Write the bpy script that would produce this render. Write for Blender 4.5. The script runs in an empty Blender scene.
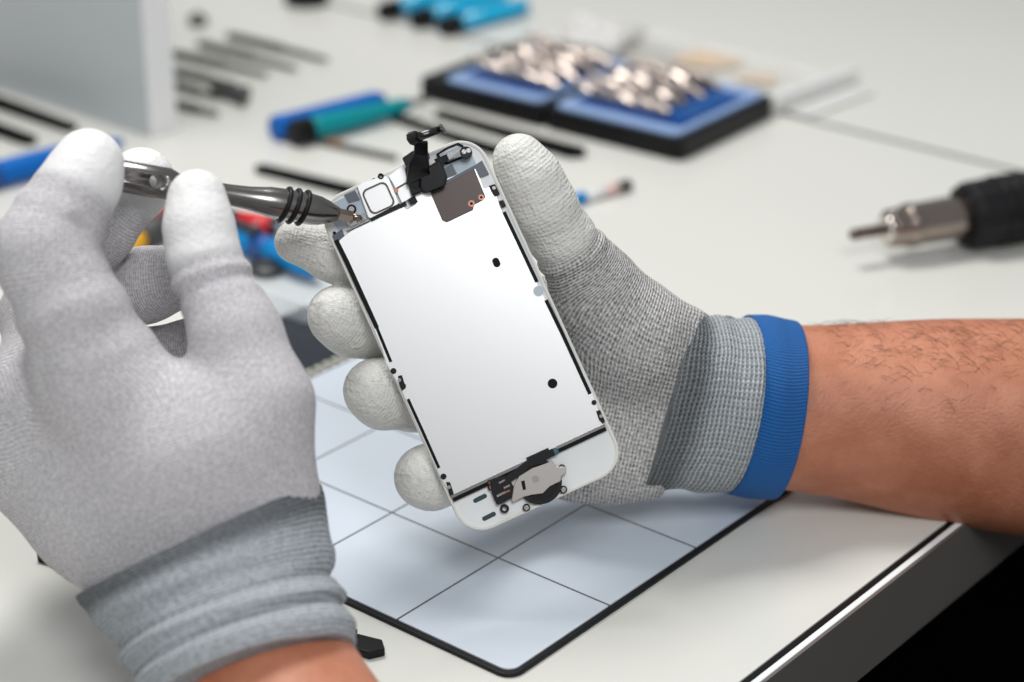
import bpy, bmesh, math, random
import numpy as np
from mathutils import Vector, Matrix, noise as mnoise

random.seed(7)
PI = math.pi
# ------------------------------------------------------------------ camera
FPX = 2100.0                                   # focal length in pixels of the 1024 wide frame
CAM_LOC = Vector((0.45513, -0.48677, 0.37462))
CAM_R = Matrix(((0.77176362, -0.26764828, 0.57684081),
                (0.63589268, 0.31821655, -0.70312071),
                (0.00462875, 0.90945183, 0.41578353)))
sc = bpy.context.scene
cd = bpy.data.cameras.new('camera')
cam = bpy.data.objects.new('camera', cd)
sc.collection.objects.link(cam)
CAM_M = Matrix.Translation(CAM_LOC) @ CAM_R.to_4x4()
cam.matrix_world = CAM_M
cd.sensor_width = 36.0
cd.lens = FPX / 1024 * 36.0
cd.clip_start = 0.02
cd.clip_end = 50
cd.dof.use_dof = True
cd.dof.focus_distance = 0.695
cd.dof.aperture_fstop = 6.3
sc.camera = cam

# ------------------------------------------------------------------ world, lamps, exposure
w = bpy.data.worlds.new('world')
sc.world = w
w.use_nodes = True
bg = w.node_tree.nodes['Background']
bg.inputs[0].default_value = (0.93, 0.965, 1.0, 1)
bg.inputs[1].default_value = 0.32


def area_lamp(name, loc, target, sx, sy, power, col=(1, 1, 1)):
    ld = bpy.data.lights.new(name, 'AREA')
    ld.shape = 'RECTANGLE'
    ld.size = sx
    ld.size_y = sy
    ld.energy = power
    ld.color = col
    o = bpy.data.objects.new(name, ld)
    sc.collection.objects.link(o)
    o.location = loc
    o.rotation_euler = (Vector(target) - Vector(loc)).to_track_quat('-Z', 'Y').to_euler()
    return o


area_lamp('ceiling_lamp', (-0.42, 0.20, 1.15), (0.0, 0.1, 0.0), 0.48, 0.40, 11.5, (1, 0.985, 0.96))
area_lamp('front_fill_lamp', (0.78, -0.60, 1.06), (0.02, 0.0, 0.08), 0.46, 0.46, 8.6, (0.97, 0.985, 1))  # added fill light, above and behind the camera, not a window

sc.view_settings.view_transform = 'Standard'
sc.view_settings.look = 'None'
sc.view_settings.exposure = 0.12
sc.view_settings.gamma = 1
sc.view_settings.use_curve_mapping = False


# ------------------------------------------------------------------ measuring helpers
def U(px, py, d):
    """a world point seen at a pixel of the photograph, d metres in front of the camera"""
    return CAM_LOC + CAM_R @ Vector(((px - 512) / FPX * d, -(py - 341) / FPX * d, -d))


def C(px, py, d):
    """the same in camera aligned millimetres (d in mm)"""
    return np.array([(px - 512) / FPX * d, -(py - 341) / FPX * d, -d])


def T(px, py, z=0.0):
    """where the line of sight of a pixel meets the height z"""
    d = CAM_R @ Vector(((px - 512) / FPX, -(py - 341) / FPX, -1))
    t = (z - CAM_LOC.z) / d.z
    return CAM_LOC + d * t


# ------------------------------------------------------------------ materials
def M(name, col, rough=0.5, metal=0.0, **kw):
    m = bpy.data.materials.new(name)
    m.use_nodes = True
    nt = m.node_tree
    b = nt.nodes['Principled BSDF']
    b.inputs['Base Color'].default_value = (*col, 1)
    b.inputs['Roughness'].default_value = rough
    b.inputs['Metallic'].default_value = metal
    for k, v in kw.items():
        if k in ('coat', 'trans', 'alpha', 'ior', 'sss', 'spec'):
            b.inputs[{'coat': 'Coat Weight', 'trans': 'Transmission Weight', 'alpha': 'Alpha', 'ior': 'IOR',
                      'sss': 'Subsurface Weight', 'spec': 'Specular IOR Level'}[k]].default_value = v
    if kw.get('noise'):
        amt, scale = kw['noise']
        tc = nt.nodes.new('ShaderNodeTexCoord')
        n = nt.nodes.new('ShaderNodeTexNoise')
        n.inputs['Scale'].default_value = scale
        n.inputs['Detail'].default_value = 6
        nt.links.new(tc.outputs['Object'], n.inputs['Vector'])
        mr = nt.nodes.new('ShaderNodeMapRange')
        mr.inputs[1].default_value = 0.3
        mr.inputs[2].default_value = 0.7
        mr.inputs[3].default_value = 1 - amt
        mr.inputs[4].default_value = 1 + amt
        nt.links.new(n.outputs['Fac'], mr.inputs[0])
        mx = nt.nodes.new('ShaderNodeVectorMath')
        mx.operation = 'SCALE'
        mx.inputs[0].default_value = col
        nt.links.new(mr.outputs[0], mx.inputs['Scale'])
        nt.links.new(mx.outputs[0], b.inputs['Base Color'])
        if kw.get('bump'):
            bp = nt.nodes.new('ShaderNodeBump')
            bp.inputs['Strength'].default_value = 1
            bp.inputs['Distance'].default_value = kw['bump']
            nt.links.new(n.outputs['Fac'], bp.inputs['Height'])
            nt.links.new(bp.outputs[0], b.inputs['Normal'])
    return m


def nd(nt, kind, **kw):
    n = nt.nodes.new(kind)
    for k, v in kw.items():
        if k.startswith('i_'):
            n.inputs[int(k[2:])].default_value = v
        else:
            setattr(n, k, v)
    return n


def math_n(nt, op, a, b=None):
    n = nt.nodes.new('ShaderNodeMath')
    n.operation = op
    for i, v in enumerate((a, b)):
        if v is None:
            continue
        if isinstance(v, (int, float)):
            n.inputs[i].default_value = v
        else:
            nt.links.new(v, n.inputs[i])
    return n.outputs[0]


def mix_col(nt, fac, a, b):
    n = nt.nodes.new('ShaderNodeMix')
    n.data_type = 'RGBA'
    for sock, v in ((n.inputs[0], fac), (n.inputs[6], a), (n.inputs[7], b)):
        if isinstance(v, (int, float)):
            sock.default_value = v
        elif isinstance(v, tuple):
            sock.default_value = (*v, 1)
        else:
            nt.links.new(v, sock)
    return n.outputs[2]


def knit_material(name, light, dark, coatcol, pitch_u, pitch_v, depth, melange=0.5, coat_rough=0.55, row_contrast=0.6, dark_start=None):
    """yarn rows (u runs along the limb, v around it) with a smoother coated zone, read from mesh attributes in mm"""
    m = bpy.data.materials.new(name)
    m.use_nodes = True
    nt = m.node_tree
    b = nt.nodes['Principled BSDF']
    au = nd(nt, 'ShaderNodeAttribute', attribute_name='knit_u').outputs['Fac']
    av = nd(nt, 'ShaderNodeAttribute', attribute_name='knit_v').outputs['Fac']
    ac = nd(nt, 'ShaderNodeAttribute', attribute_name='coat').outputs['Fac']
    tc = nt.nodes.new('ShaderNodeTexCoord')
    n1 = nd(nt, 'ShaderNodeTexNoise')
    n1.inputs['Scale'].default_value = 0.06
    n1.inputs['Detail'].default_value = 1
    nt.links.new(tc.outputs['Object'], n1.inputs['Vector'])
    wob = math_n(nt, 'MULTIPLY', math_n(nt, 'SUBTRACT', n1.outputs['Fac'], 0.5), 2.5)
    u = math_n(nt, 'ADD', au, wob)
    su = math_n(nt, 'SINE', math_n(nt, 'MULTIPLY', u, 2 * PI / pitch_u))
    sv = math_n(nt, 'SINE', math_n(nt, 'ADD', math_n(nt, 'MULTIPLY', av, 2 * PI / pitch_v),
                                   math_n(nt, 'MULTIPLY', su, 0.9)))
    rows = math_n(nt, 'MULTIPLY', math_n(nt, 'ADD', su, 1.0), 0.5)
    cols = math_n(nt, 'MULTIPLY', math_n(nt, 'ADD', sv, 1.0), 0.5)
    yarn = math_n(nt, 'ADD', math_n(nt, 'MULTIPLY', rows, 0.65), math_n(nt, 'MULTIPLY', cols, 0.35))
    # melange: flecks of darker and lighter yarn stretched round the limb
    n2 = nd(nt, 'ShaderNodeTexNoise')
    n2.inputs['Scale'].default_value = 0.9
    n2.inputs['Detail'].default_value = 2
    nt.links.new(tc.outputs['Object'], n2.inputs['Vector'])
    fleck = nd(nt, 'ShaderNodeMapRange', i_1=0.32, i_2=0.68)
    nt.links.new(n2.outputs['Fac'], fleck.inputs[0])
    f = math_n(nt, 'ADD', math_n(nt, 'MULTIPLY', fleck.outputs[0], melange),
               math_n(nt, 'MULTIPLY', yarn, row_contrast))
    f = math_n(nt, 'MINIMUM', math_n(nt, 'DIVIDE', f, melange + row_contrast), 1.0)
    fabric = mix_col(nt, f, dark, light)
    if dark_start:                              # a darker yarn is knitted into the first centimetre of the cuff
        dz = nd(nt, 'ShaderNodeMapRange', i_1=dark_start * 0.5, i_2=dark_start, i_3=1.0, i_4=0.0)
        nt.links.new(au, dz.inputs[0])
        fabric = mix_col(nt, dz.outputs[0], fabric, mix_col(nt, f, tuple(c * 0.35 for c in dark), tuple(c * 0.42 for c in light)))
    n3 = nd(nt, 'ShaderNodeTexNoise')
    n3.inputs['Scale'].default_value = 0.5
    n3.inputs['Detail'].default_value = 5
    nt.links.new(tc.outputs['Object'], n3.inputs['Vector'])
    cc = mix_col(nt, n3.outputs['Fac'], tuple(c * 0.93 for c in coatcol), coatcol)
    cc2 = mix_col(nt, math_n(nt, 'MULTIPLY', math_n(nt, 'SUBTRACT', 1.0, yarn), 0.10), cc, dark)
    nt.links.new(mix_col(nt, ac, fabric, cc2), b.inputs['Base Color'])
    hmix = math_n(nt, 'MULTIPLY', yarn, math_n(nt, 'SUBTRACT', 1.0, math_n(nt, 'MULTIPLY', ac, 0.62)))
    h = math_n(nt, 'ADD', hmix, math_n(nt, 'MULTIPLY', n3.outputs['Fac'], math_n(nt, 'ADD', math_n(nt, 'MULTIPLY', ac, 1.5), 0.7)))
    bp = nt.nodes.new('ShaderNodeBump')
    bp.inputs['Strength'].default_value = 1
    bp.inputs['Distance'].default_value = depth
    nt.links.new(h, bp.inputs['Height'])
    nt.links.new(bp.outputs[0], b.inputs['Normal'])
    rr = nd(nt, 'ShaderNodeMapRange', i_3=0.9, i_4=coat_rough)
    nt.links.new(ac, rr.inputs[0])
    nt.links.new(rr.outputs[0], b.inputs['Roughness'])
    b.inputs['Specular IOR Level'].default_value = 0.35
    return m


MT = {}
MT['table'] = M('white_laminate', (0.66, 0.655, 0.61), 0.24, noise=(0.012, 6))
MT['white'] = M('white_plastic', (0.80, 0.82, 0.82), 0.35)
MT['black'] = M('black_plastic', (0.004, 0.004, 0.0045), 0.4, spec=0.22)
MT['blackrub'] = M('black_rubber', (0.007, 0.007, 0.008), 0.5, spec=0.25)
MT['steel'] = M('brushed_steel', (0.36, 0.34, 0.33), 0.27, 1.0, noise=(0.08, 300))
MT['apron'] = M('polished_edge_steel', (0.24, 0.22, 0.205), 0.3, 0.5, noise=(0.1, 3))
MT['floor'] = M('dark_floor', (0.003, 0.003, 0.003), 0.9, noise=(0.2, 3), spec=0.0)
MT['chrome'] = M('chrome', (0.78, 0.74, 0.70), 0.16, 1.0)
MT['copper'] = M('copper', (0.50, 0.25, 0.18), 0.25, 1.0)
MT['blue'] = M('blue_plastic', (0.0, 0.115, 0.44), 0.45, spec=0.25)
MT['bluedeep'] = M('deep_blue_plastic', (0.01, 0.075, 0.30), 0.4)
MT['bluelight'] = M('light_blue_plastic', (0.26, 0.38, 0.62), 0.3)
MT['bluesky'] = M('sky_blue_plastic', (0.0, 0.24, 0.60), 0.45, spec=0.3)
MT['teal'] = M('teal_plastic', (0.0, 0.24, 0.27), 0.45, spec=0.25)
MT['cyan'] = M('cyan_plastic', (0.0, 0.36, 0.62), 0.18)
MT['red'] = M('red_rubber', (0.62, 0.01, 0.012), 0.4)
MT['yellow'] = M('yellow_plastic', (0.80, 0.40, 0.02), 0.4)
MT['greysteel'] = M('grey_steel', (0.13, 0.125, 0.115), 0.4, 0.6)
MT['navy'] = M('dark_navy_glass', (0.012, 0.016, 0.024), 0.25)
MT['band'] = None

COL = sc.collection
ALL = {}


# ------------------------------------------------------------------ object helpers
def tag(o, label=None, cat=None, group=None, kind=None):
    for k, v in (('label', label), ('category', cat), ('group', group), ('kind', kind)):
        if v:
            o[k] = v
    return o


def empty(name, mat4):
    o = bpy.data.objects.new(name, None)
    o.empty_display_size = 0.01
    COL.objects.link(o)
    o.matrix_world = mat4
    return o


def ob(name, verts, faces, mat, parent=None, smooth=False, mw=None, bevel=0, segs=2):
    me = bpy.data.meshes.new(name)
    me.from_pydata([tuple(v) for v in verts], [], [tuple(f) for f in faces])
    me.update()
    return finish(name, me, mat, parent, smooth, mw, bevel, segs)


def finish(name, me, mat, parent, smooth=False, mw=None, bevel=0, segs=2):
    o = bpy.data.objects.new(name, me)
    COL.objects.link(o)
    if isinstance(mat, (list, tuple)):
        for m in mat:
            me.materials.append(m)
    elif mat:
        me.materials.append(mat)
    if smooth:
        me.polygons.foreach_set('use_smooth', [True] * len(me.polygons))
    if parent:
        o.parent = parent
    elif mw is not None:
        o.matrix_world = mw
    if bevel:
        md = o.modifiers.new('bevel', 'BEVEL')
        md.width = bevel
        md.segments = segs
        md.limit_method = 'ANGLE'
        md.angle_limit = 0.6
    return o


class MB:
    """collects simple solids that become one mesh"""

    def __init__(s):
        s.v = []
        s.f = []

    def add(s, v, f):
        n = len(s.v)
        s.v += [tuple(x) for x in v]
        s.f += [tuple(i + n for i in q) for q in f]
        return s

    def box(s, c, d, rz=0.0, rx=0.0, ry=0.0):
        R = Matrix.Rotation(rz, 3, 'Z') @ Matrix.Rotation(ry, 3, 'Y') @ Matrix.Rotation(rx, 3, 'X')
        vs = [Vector(c) + R @ Vector((x * d[0] / 2, y * d[1] / 2, z * d[2] / 2))
              for z in (-1, 1) for y in (-1, 1) for x in (-1, 1)]
        return s.add(vs, [(0, 2, 3, 1), (4, 5, 7, 6), (0, 1, 5, 4), (2, 6, 7, 3), (0, 4, 6, 2), (1, 3, 7, 5)])

    def prism(s, poly, z0, z1):
        n = len(poly)
        a = sum(poly[i][0] * poly[(i + 1) % n][1] - poly[(i + 1) % n][0] * poly[i][1] for i in range(n))
        if a < 0:
            poly = poly[::-1]
        vs = [(x, y, z0) for x, y in poly] + [(x, y, z1) for x, y in poly]
        fs = [tuple(range(n))[::-1], tuple(range(n, 2 * n))] + [(i, (i + 1) % n, (i + 1) % n + n, i + n) for i in range(n)]
        return s.add(vs, fs)

    def ringprism(s, outer, inner, z0, z1):
        n = len(outer)
        vs = [(x, y, z) for z in (z0, z1) for p in (outer, inner) for x, y in p]
        fs = []
        for i in range(n):
            j = (i + 1) % n
            fs += [(i, j, 2 * n + j, 2 * n + i), (n + j, n + i, 3 * n + i, 3 * n + j),
                   (2 * n + i, 2 * n + j, 3 * n + j, 3 * n + i), (j, i, n + i, n + j)]
        return s.add(vs, fs)

    def tube(s, pts, rads, n=20, cap=True, flat=1.0, up=None):
        pts = [Vector(p) for p in pts]
        if isinstance(rads, (int, float)):
            rads = [rads] * len(pts)
        base = len(s.v)
        prev = None
        for i, p in enumerate(pts):
            t = (pts[min(i + 1, len(pts) - 1)] - pts[max(i - 1, 0)]).normalized()
            if prev is None:
                r0 = Vector(up) if up else (Vector((0, 0, 1)) if abs(t.z) < 0.9 else Vector((1, 0, 0)))
            else:
                r0 = prev
            a = (r0 - t * r0.dot(t)).normalized()
            prev = a
            b = t.cross(a)
            for k in range(n):
                th = 2 * PI * k / n
                s.v.append(tuple(p + (a * math.cos(th) * flat + b * math.sin(th)) * rads[i]))
        for i in range(len(pts) - 1):
            for k in range(n):
                q = base + i * n
                s.f.append((q + k, q + (k + 1) % n, q + n + (k + 1) % n, q + n + k))
        if cap:
            s.f.append(tuple(base + k for k in range(n))[::-1])
            s.f.append(tuple(base + (len(pts) - 1) * n + k for k in range(n)))
        return s

    def build(s, name, mat, parent=None, smooth=False, mw=None, bevel=0, segs=2):
        o = ob(name, s.v, s.f, mat, parent, smooth, mw, bevel, segs)
        bm = bmesh.new()
        bm.from_mesh(o.data)
        bmesh.ops.recalc_face_normals(bm, faces=bm.faces)
        bm.to_mesh(o.data)
        bm.free()
        if smooth:
            for p in o.data.polygons:
                p.use_smooth = len(p.vertices) <= 4
        return o


def rrect(cx, cy, w_, h_, r, n=6, rot=0.0, rs=None):
    pts = []
    rs = rs or (r, r, r, r)
    for q, (sx, sy) in enumerate(((1, 1), (-1, 1), (-1, -1), (1, -1))):
        rr = rs[q]
        ox, oy = sx * (w_ / 2 - rr), sy * (h_ / 2 - rr)
        for k in range(n + 1):
            a = q * PI / 2 + k * PI / 2 / n
            pts.append((ox + rr * math.cos(a), oy + rr * math.sin(a)))
    c, s_ = math.cos(rot), math.sin(rot)
    return [(cx + x * c - y * s_, cy + x * s_ + y * c) for x, y in pts]


def circ(cx, cy, r, n=24):
    return [(cx + r * math.cos(2 * PI * k / n), cy + r * math.sin(2 * PI * k / n)) for k in range(n)]


def axis_frame(p0, p1, up=(0, 0, 1)):
    """frame with origin p0 and X towards p1"""
    x = (Vector(p1) - Vector(p0)).normalized()
    z = Vector(up) - x * Vector(up).dot(x)
    z.normalize()
    y = z.cross(x)
    m = Matrix((x, y, z)).transposed().to_4x4()
    return Matrix.Translation(Vector(p0)) @ m


def lathe_x(prof, n=28):
    """profile [(x, r)...] turned about X"""
    mb = MB()
    mb.tube([(x, 0, 0) for x, r in prof], [max(r, 1e-5) for x, r in prof], n)
    return mb


# ------------------------------------------------------------------ the setting: table, floor
TX = 0.1556                                     # front edge of the laminate
mb = MB().box(((TX - 2.2) / 2, 0.35, -0.009), (TX + 2.2, 2.9, 0.018))
top = mb.build('worktop', MT['table'])
tag(top, 'large white laminate worktop that carries all the repair tools', 'table')
mb = MB().box((TX + 0.0012, 0.35, -0.0101), (0.0024, 2.9, 0.0190))
o = mb.build('edge_seal', MT['black'], top)
tag(o, 'thin black seal line along the front edge')
mb = MB().box((TX + 0.0036, 0.35, -0.0095), (0.0024, 2.9, 0.0182))
mb.build('edge_strip', MT['white'], top, bevel=0.0004)
mb = MB().box((TX + 0.0054, 0.35, -0.0160), (0.0012, 2.9, 0.0308))
mb.build('edge_rail', MT['apron'], top)
for xx, yy in ((0.08, -0.8), (0.08, 1.6), (-2.0, -0.8), (-2.0, 1.6)):
    MB().box((xx, yy, -0.384), (0.06, 0.06, 0.732)).build('leg', MT['apron'], top)
# joint between the two boards of the worktop, a shallow bevelled strip lying flush
mb = MB().box((-0.95, 0.482, 0.0001), (2.2, 0.0035, 0.0006))
o = mb.build('board_joint', M('joint_grey', (0.13, 0.13, 0.115), 0.5), top)
fl = MB().box((0, 0.4, -0.765), (6, 6, 0.03)).build('floor', MT['floor'])
tag(fl, kind='structure')

# ------------------------------------------------------------------ gridded work mat
def mat_surface():
    m = bpy.data.materials.new('mat_surface')
    m.use_nodes = True
    nt = m.node_tree
    b = nt.nodes['Principled BSDF']
    tc = nt.nodes.new('ShaderNodeTexCoord')
    sp = nt.nodes.new('ShaderNodeSeparateXYZ')
    nt.links.new(tc.outputs['Object'], sp.inputs[0])
    ds = []
    for ax in (0, 1):
        fr = math_n(nt, 'FRACT', math_n(nt, 'ADD', math_n(nt, 'DIVIDE', sp.outputs[ax], 0.05), 100.5))
        ds.append(math_n(nt, 'ABSOLUTE', math_n(nt, 'SUBTRACT', fr, 0.5)))
    masked = []
    for ax, c_, hw in ((0, 0.0, 0.096), (1, 0.075, 0.121)):
        masked.append(math_n(nt, 'MULTIPLY', math_n(nt, 'LESS_THAN', ds[ax], 0.0085), math_n(nt, 'LESS_THAN', math_n(nt, 'ABSOLUTE', math_n(nt, 'SUBTRACT', sp.outputs[ax], c_)), hw)))
    line = math_n(nt, 'MAXIMUM', *masked)
    nt.links.new(mix_col(nt, line, (0.60, 0.655, 0.725), (0.10, 0.11, 0.12)), b.inputs['Base Color'])
    b.inputs['Roughness'].default_value = 0.13
    b.inputs['Specular IOR Level'].default_value = 0.6
    return m


x0, x1, y0, y1 = -0.1035, 0.1005, -0.054, 0.201
mt_root = empty('repair_mat', Matrix.Identity(4))
tag(mt_root, 'pale blue-white gridded work mat with a black border under the hands', 'mat')
cx, cy = (x0 + x1) / 2, (y0 + y1) / 2
MB().prism(rrect(cx, cy, x1 - x0, y1 - y0, 0.006), 0.0, 0.0016).build('border', MT['blackrub'], mt_root, bevel=0.0004)
MB().prism(rrect(cx, cy, x1 - x0 - 0.0042, y1 - y0 - 0.0042, 0.0045), 0.0016, 0.0021).build('grid_sheet', mat_surface(), mt_root)

# ------------------------------------------------------------------ phone display assembly
PH_C = U(471.2, 335.4, 0.690)
phx = CAM_R @ Vector((0.9100, 0.4146, 0)).normalized()
phy = CAM_R @ Vector((-0.4190, 0.9080, 0)).normalized()
phz = phx.cross(phy).normalized()
phy = phz.cross(phx).normalized()
PH_M = Matrix.Translation(PH_C) @ Matrix((phx, phy, phz)).transposed().to_4x4()
PH_I = PH_M.inverted()


def ph(px, py):
    a = PH_I @ CAM_LOC
    b = PH_I @ U(px, py, 0.7)
    d = b - a
    t = (0.0008 - a.z) / d.z
    p = a + d * t
    return (p.x, p.y)


def phs(*pts):
    return [ph(*p) for p in pts]


phone = empty('phone_display_assembly', PH_M)
tag(phone, 'white phone front panel seen from the metal inner side, held by the gloved right hand', 'phone part')
mm = 0.001
PW, PH_ = 58.2 * mm, 121.0 * mm
bez = M('phone_bezel_white', (0.78, 0.80, 0.80), 0.28)
MB().prism(rrect(0, 0, PW, PH_, 9.5 * mm, 10), -2.2 * mm, 0).build('front_panel', bez, phone, bevel=0.0004)
MB().ringprism(rrect(0, 0, PW - 0.5 * mm, PH_ - 0.5 * mm, 9.3 * mm, 10), rrect(0, 0, PW - 1.9 * mm, PH_ - 1.9 * mm, 8.6 * mm, 10), 0, 0.5 * mm).build(
    'rim', M('rim_plastic', (0.70, 0.68, 0.61), 0.35), phone)
# metal shield plate with holes as inset parts


def plate_mat():
    m = M('shield_plate', (0.86, 0.86, 0.85), 0.33, 0.85)
    nt = m.node_tree
    b = nt.nodes['Principled BSDF']
    tc = nt.nodes.new('ShaderNodeTexCoord')
    n = nd(nt, 'ShaderNodeTexNoise')
    n.inputs['Scale'].default_value = 1500
    n.inputs['Detail'].default_value = 3
    nt.links.new(tc.outputs['Object'], n.inputs['Vector'])
    bp = nt.nodes.new('ShaderNodeBump')
    bp.inputs['Strength'].default_value = 0.25
    bp.inputs['Distance'].default_value = 0.00003
    nt.links.new(n.outputs['Fac'], bp.inputs['Height'])
    nt.links.new(bp.outputs[0], b.inputs['Normal'])
    return m


plate = phs((338.5, 243), (339, 240), (345, 235), (351, 230.5), (371, 221), (404, 206.5), (407, 209), (416, 203.5), (413.5, 193.5), (432, 185), (476, 166),
            (484, 188), (492, 186), (497, 196), (500, 206), (548, 304), (594, 396), (603, 421), (606, 427), (452, 500), (449, 492), (441, 480), (400, 388), (386, 364), (382, 350))
mb = MB().prism(plate, 0.1 * mm, 1.0 * mm)
shield = mb.build('shield_plate', plate_mat(), phone, bevel=0.0002)
# black foam strips down both sides and under the plate
strip = M('black_tape', (0.006, 0.006, 0.007), 0.5, spec=0.12)


def band_along(pts, wd, z0, z1, name, mat, parent=phone):
    P2 = [Vector(ph(*p)) for p in pts]
    L, R_ = [], []
    for i, p in enumerate(P2):
        t = (P2[min(i + 1, len(P2) - 1)] - P2[max(i - 1, 0)]).normalized()
        n = Vector((-t.y, t.x))
        L.append(tuple(p + n * wd / 2))
        R_.append(tuple(p - n * wd / 2))
    return MB().prism(L + R_[::-1], z0, z1).build(name, mat, parent)


band_along([(336, 240), (347, 262), (377, 328)], 1.5 * mm, 0.1 * mm, 1.1 * mm, 'side_tape', strip)
band_along([(377, 328), (391, 362)], 1.0 * mm, 0.1 * mm, 1.1 * mm, 'side_tape', strip)
band_along([(408, 399), (423, 432), (439, 468)], 1.0 * mm, 0.1 * mm, 1.1 * mm, 'side_tape', strip)
band_along([(504, 212), (521, 248), (537, 282)], 1.2 * mm, 0.1 * mm, 1.15 * mm, 'side_tape', strip)
band_along([(546, 300), (562, 333), (590, 394)], 1.2 * mm, 0.1 * mm, 1.15 * mm, 'side_tape', strip)
band_along([(453, 500), (606, 428.5)], 1.3 * mm, 0.1 * mm, 1.2 * mm, 'bottom_tape', strip)
band_along([(451, 497), (605, 425)], 0.9 * mm, 0.9 * mm, 1.35 * mm, 'plate_lip', MT['steel'])
clip = MT['blackrub']
for (px, py, r) in ((393.5, 371, 1.0), (443.5, 476.5, 1.0), (594, 402.5, 0.85), (403, 386, 1.0)):
    MB().prism(circ(*ph(px, py), r * mm, 14), 0.1 * mm, 1.3 * mm).build('clip', clip, phone)
for pts in (((398, 376), (402, 375), (406, 388), (402, 391), (399, 384)), ((446, 482), (450, 482), (454, 494), (450, 496)),
            ((596, 411), (600, 410), (605, 421), (603, 424), (599, 420)), ((489, 186), (495, 184), (500, 194), (495, 197), (492, 193)),
            ((499, 201), (503, 200), (506, 206), (502, 208))):
    MB().prism(phs(*pts), 0.1 * mm, 1.35 * mm).build('side_latch', clip, phone, bevel=0.0001)
for (px, py) in ((399.5, 380), (449, 487), (601, 416), (494, 188)):
    MB().prism(circ(*ph(px, py), 0.6 * mm, 12), 0.2 * mm, 1.6 * mm).build('latch_pin', MT['chrome'], phone)
hole = M('hole_dark', (0.012, 0.012, 0.013), 0.7, spec=0.1)
MB().prism(rrect(*ph(496.3, 262.5), 2.3 * mm, 3.2 * mm, 1.1 * mm, 6), 0.9 * mm, 1.08 * mm).build('plate_hole', hole, phone)
MB().prism(circ(*ph(552.5, 383.5), 1.6 * mm), 0.9 * mm, 1.08 * mm).build('plate_hole', hole, phone)
o = MB().prism(circ(*ph(538.5, 291), 1.7 * mm), 0.9 * mm, 1.2 * mm).build('sticker_dot', M('pale_sticker', (0.45, 0.52, 0.56), 0.4), phone)
tag(o, 'pale blue-grey round sticker')
# dark brown sensor shield
brown = M('brown_foil', (0.085, 0.066, 0.062), 0.36, 0.5)
MB().prism(phs((429.5, 190.5), (450, 179), (471.5, 168.5), (474.5, 170), (485.5, 197), (483, 200), (474, 205), (473, 210), (447, 222.3), (442.5, 220.5)), 0.9 * mm, 1.5 * mm).build('foil_shield', brown, phone, bevel=0.0002)
for (px, py, r) in ((471.5, 203.8, 1.1), (481.3, 197.5, 0.95)):
    MB().ringprism(circ(*ph(px, py), r * mm, 20), circ(*ph(px, py), r * 0.45 * mm, 20), 1.4 * mm, 1.8 * mm).build('screw', MT['copper'], phone)
    MB().prism(circ(*ph(px, py), r * 0.45 * mm, 16), 1.4 * mm, 1.55 * mm).build('screw_recess', hole, phone)
# top area: blue-grey adhesive windows
bg1 = M('blue_grey_film', (0.40, 0.47, 0.53), 0.3)
bg2 = M('slate_film', (0.085, 0.10, 0.125), 0.35)
bright = M('bright_metal', (0.86, 0.86, 0.85), 0.30, 0.6)
MB().prism(phs((327, 206), (345, 197), (362, 191), (372, 216), (350, 226), (338, 230), (332, 220)), 0, 0.25 * mm).build('adhesive_film', bg1, phone)
MB().prism(phs((436, 157), (462, 144), (470, 150), (480, 172), (447, 190), (440, 176)), 0, 0.3 * mm).build('adhesive_film', bg1, phone)
MB().prism(phs((344, 195), (355, 190), (360, 200), (348.5, 203)), 0.2 * mm, 0.6 * mm).build('film_window', bg2, phone)
band_along([(446, 182.5), (475, 167)], 1.0 * mm, 0.9 * mm, 1.7 * mm, 'corner_frame', bg2)
MB().prism(phs((474, 166), (482, 160.5), (489, 174), (479.5, 177.5)), 0.2 * mm, 1.2 * mm).build('corner_pad', bg2, phone)
ringo = phs((436, 154), (447, 147), (458, 142.5), (463, 145), (466, 152), (463, 158), (448, 164), (440, 164))
cxx = sum(p[0] for p in ringo) / 8
cyy = sum(p[1] for p in ringo) / 8
ringi = [(cxx + (x - cxx) * 0.82, cyy + (y - cyy) * 0.76) for x, y in ringo]
MB().ringprism(ringo, ringi, 0.3 * mm, 0.7 * mm).build('camera_gasket', strip, phone)
MB().prism(phs((442, 170), (452, 164), (458, 176), (447, 184)), 0.3 * mm, 0.8 * mm).build('film_patch', bg2, phone)
MB().prism(phs((332, 236), (342, 229), (344.5, 236), (337, 243)), 0.1 * mm, 1.0 * mm).build('corner_pad', bg2, phone)
MB().prism(circ(*ph(334.5, 233), 0.55 * mm, 12), 0.9 * mm, 1.1 * mm).build('pad_hole', hole, phone)
# top rim details
band_along([(363, 184.5), (375, 178.5)], 0.7 * mm, 0.2 * mm, 0.7 * mm, 'top_slot', strip)
MB().ringprism(circ(*ph(351.5, 209.2), 1.6 * mm, 20), circ(*ph(351.5, 209.2), 1.0 * mm, 20), 0.2 * mm, 0.9 * mm).build('screw_post', strip, phone)
MB().prism(circ(*ph(351.5, 209.2), 0.95 * mm, 20), 0.2 * mm, 1.0 * mm).build('screw', MT['chrome'], phone)
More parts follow.
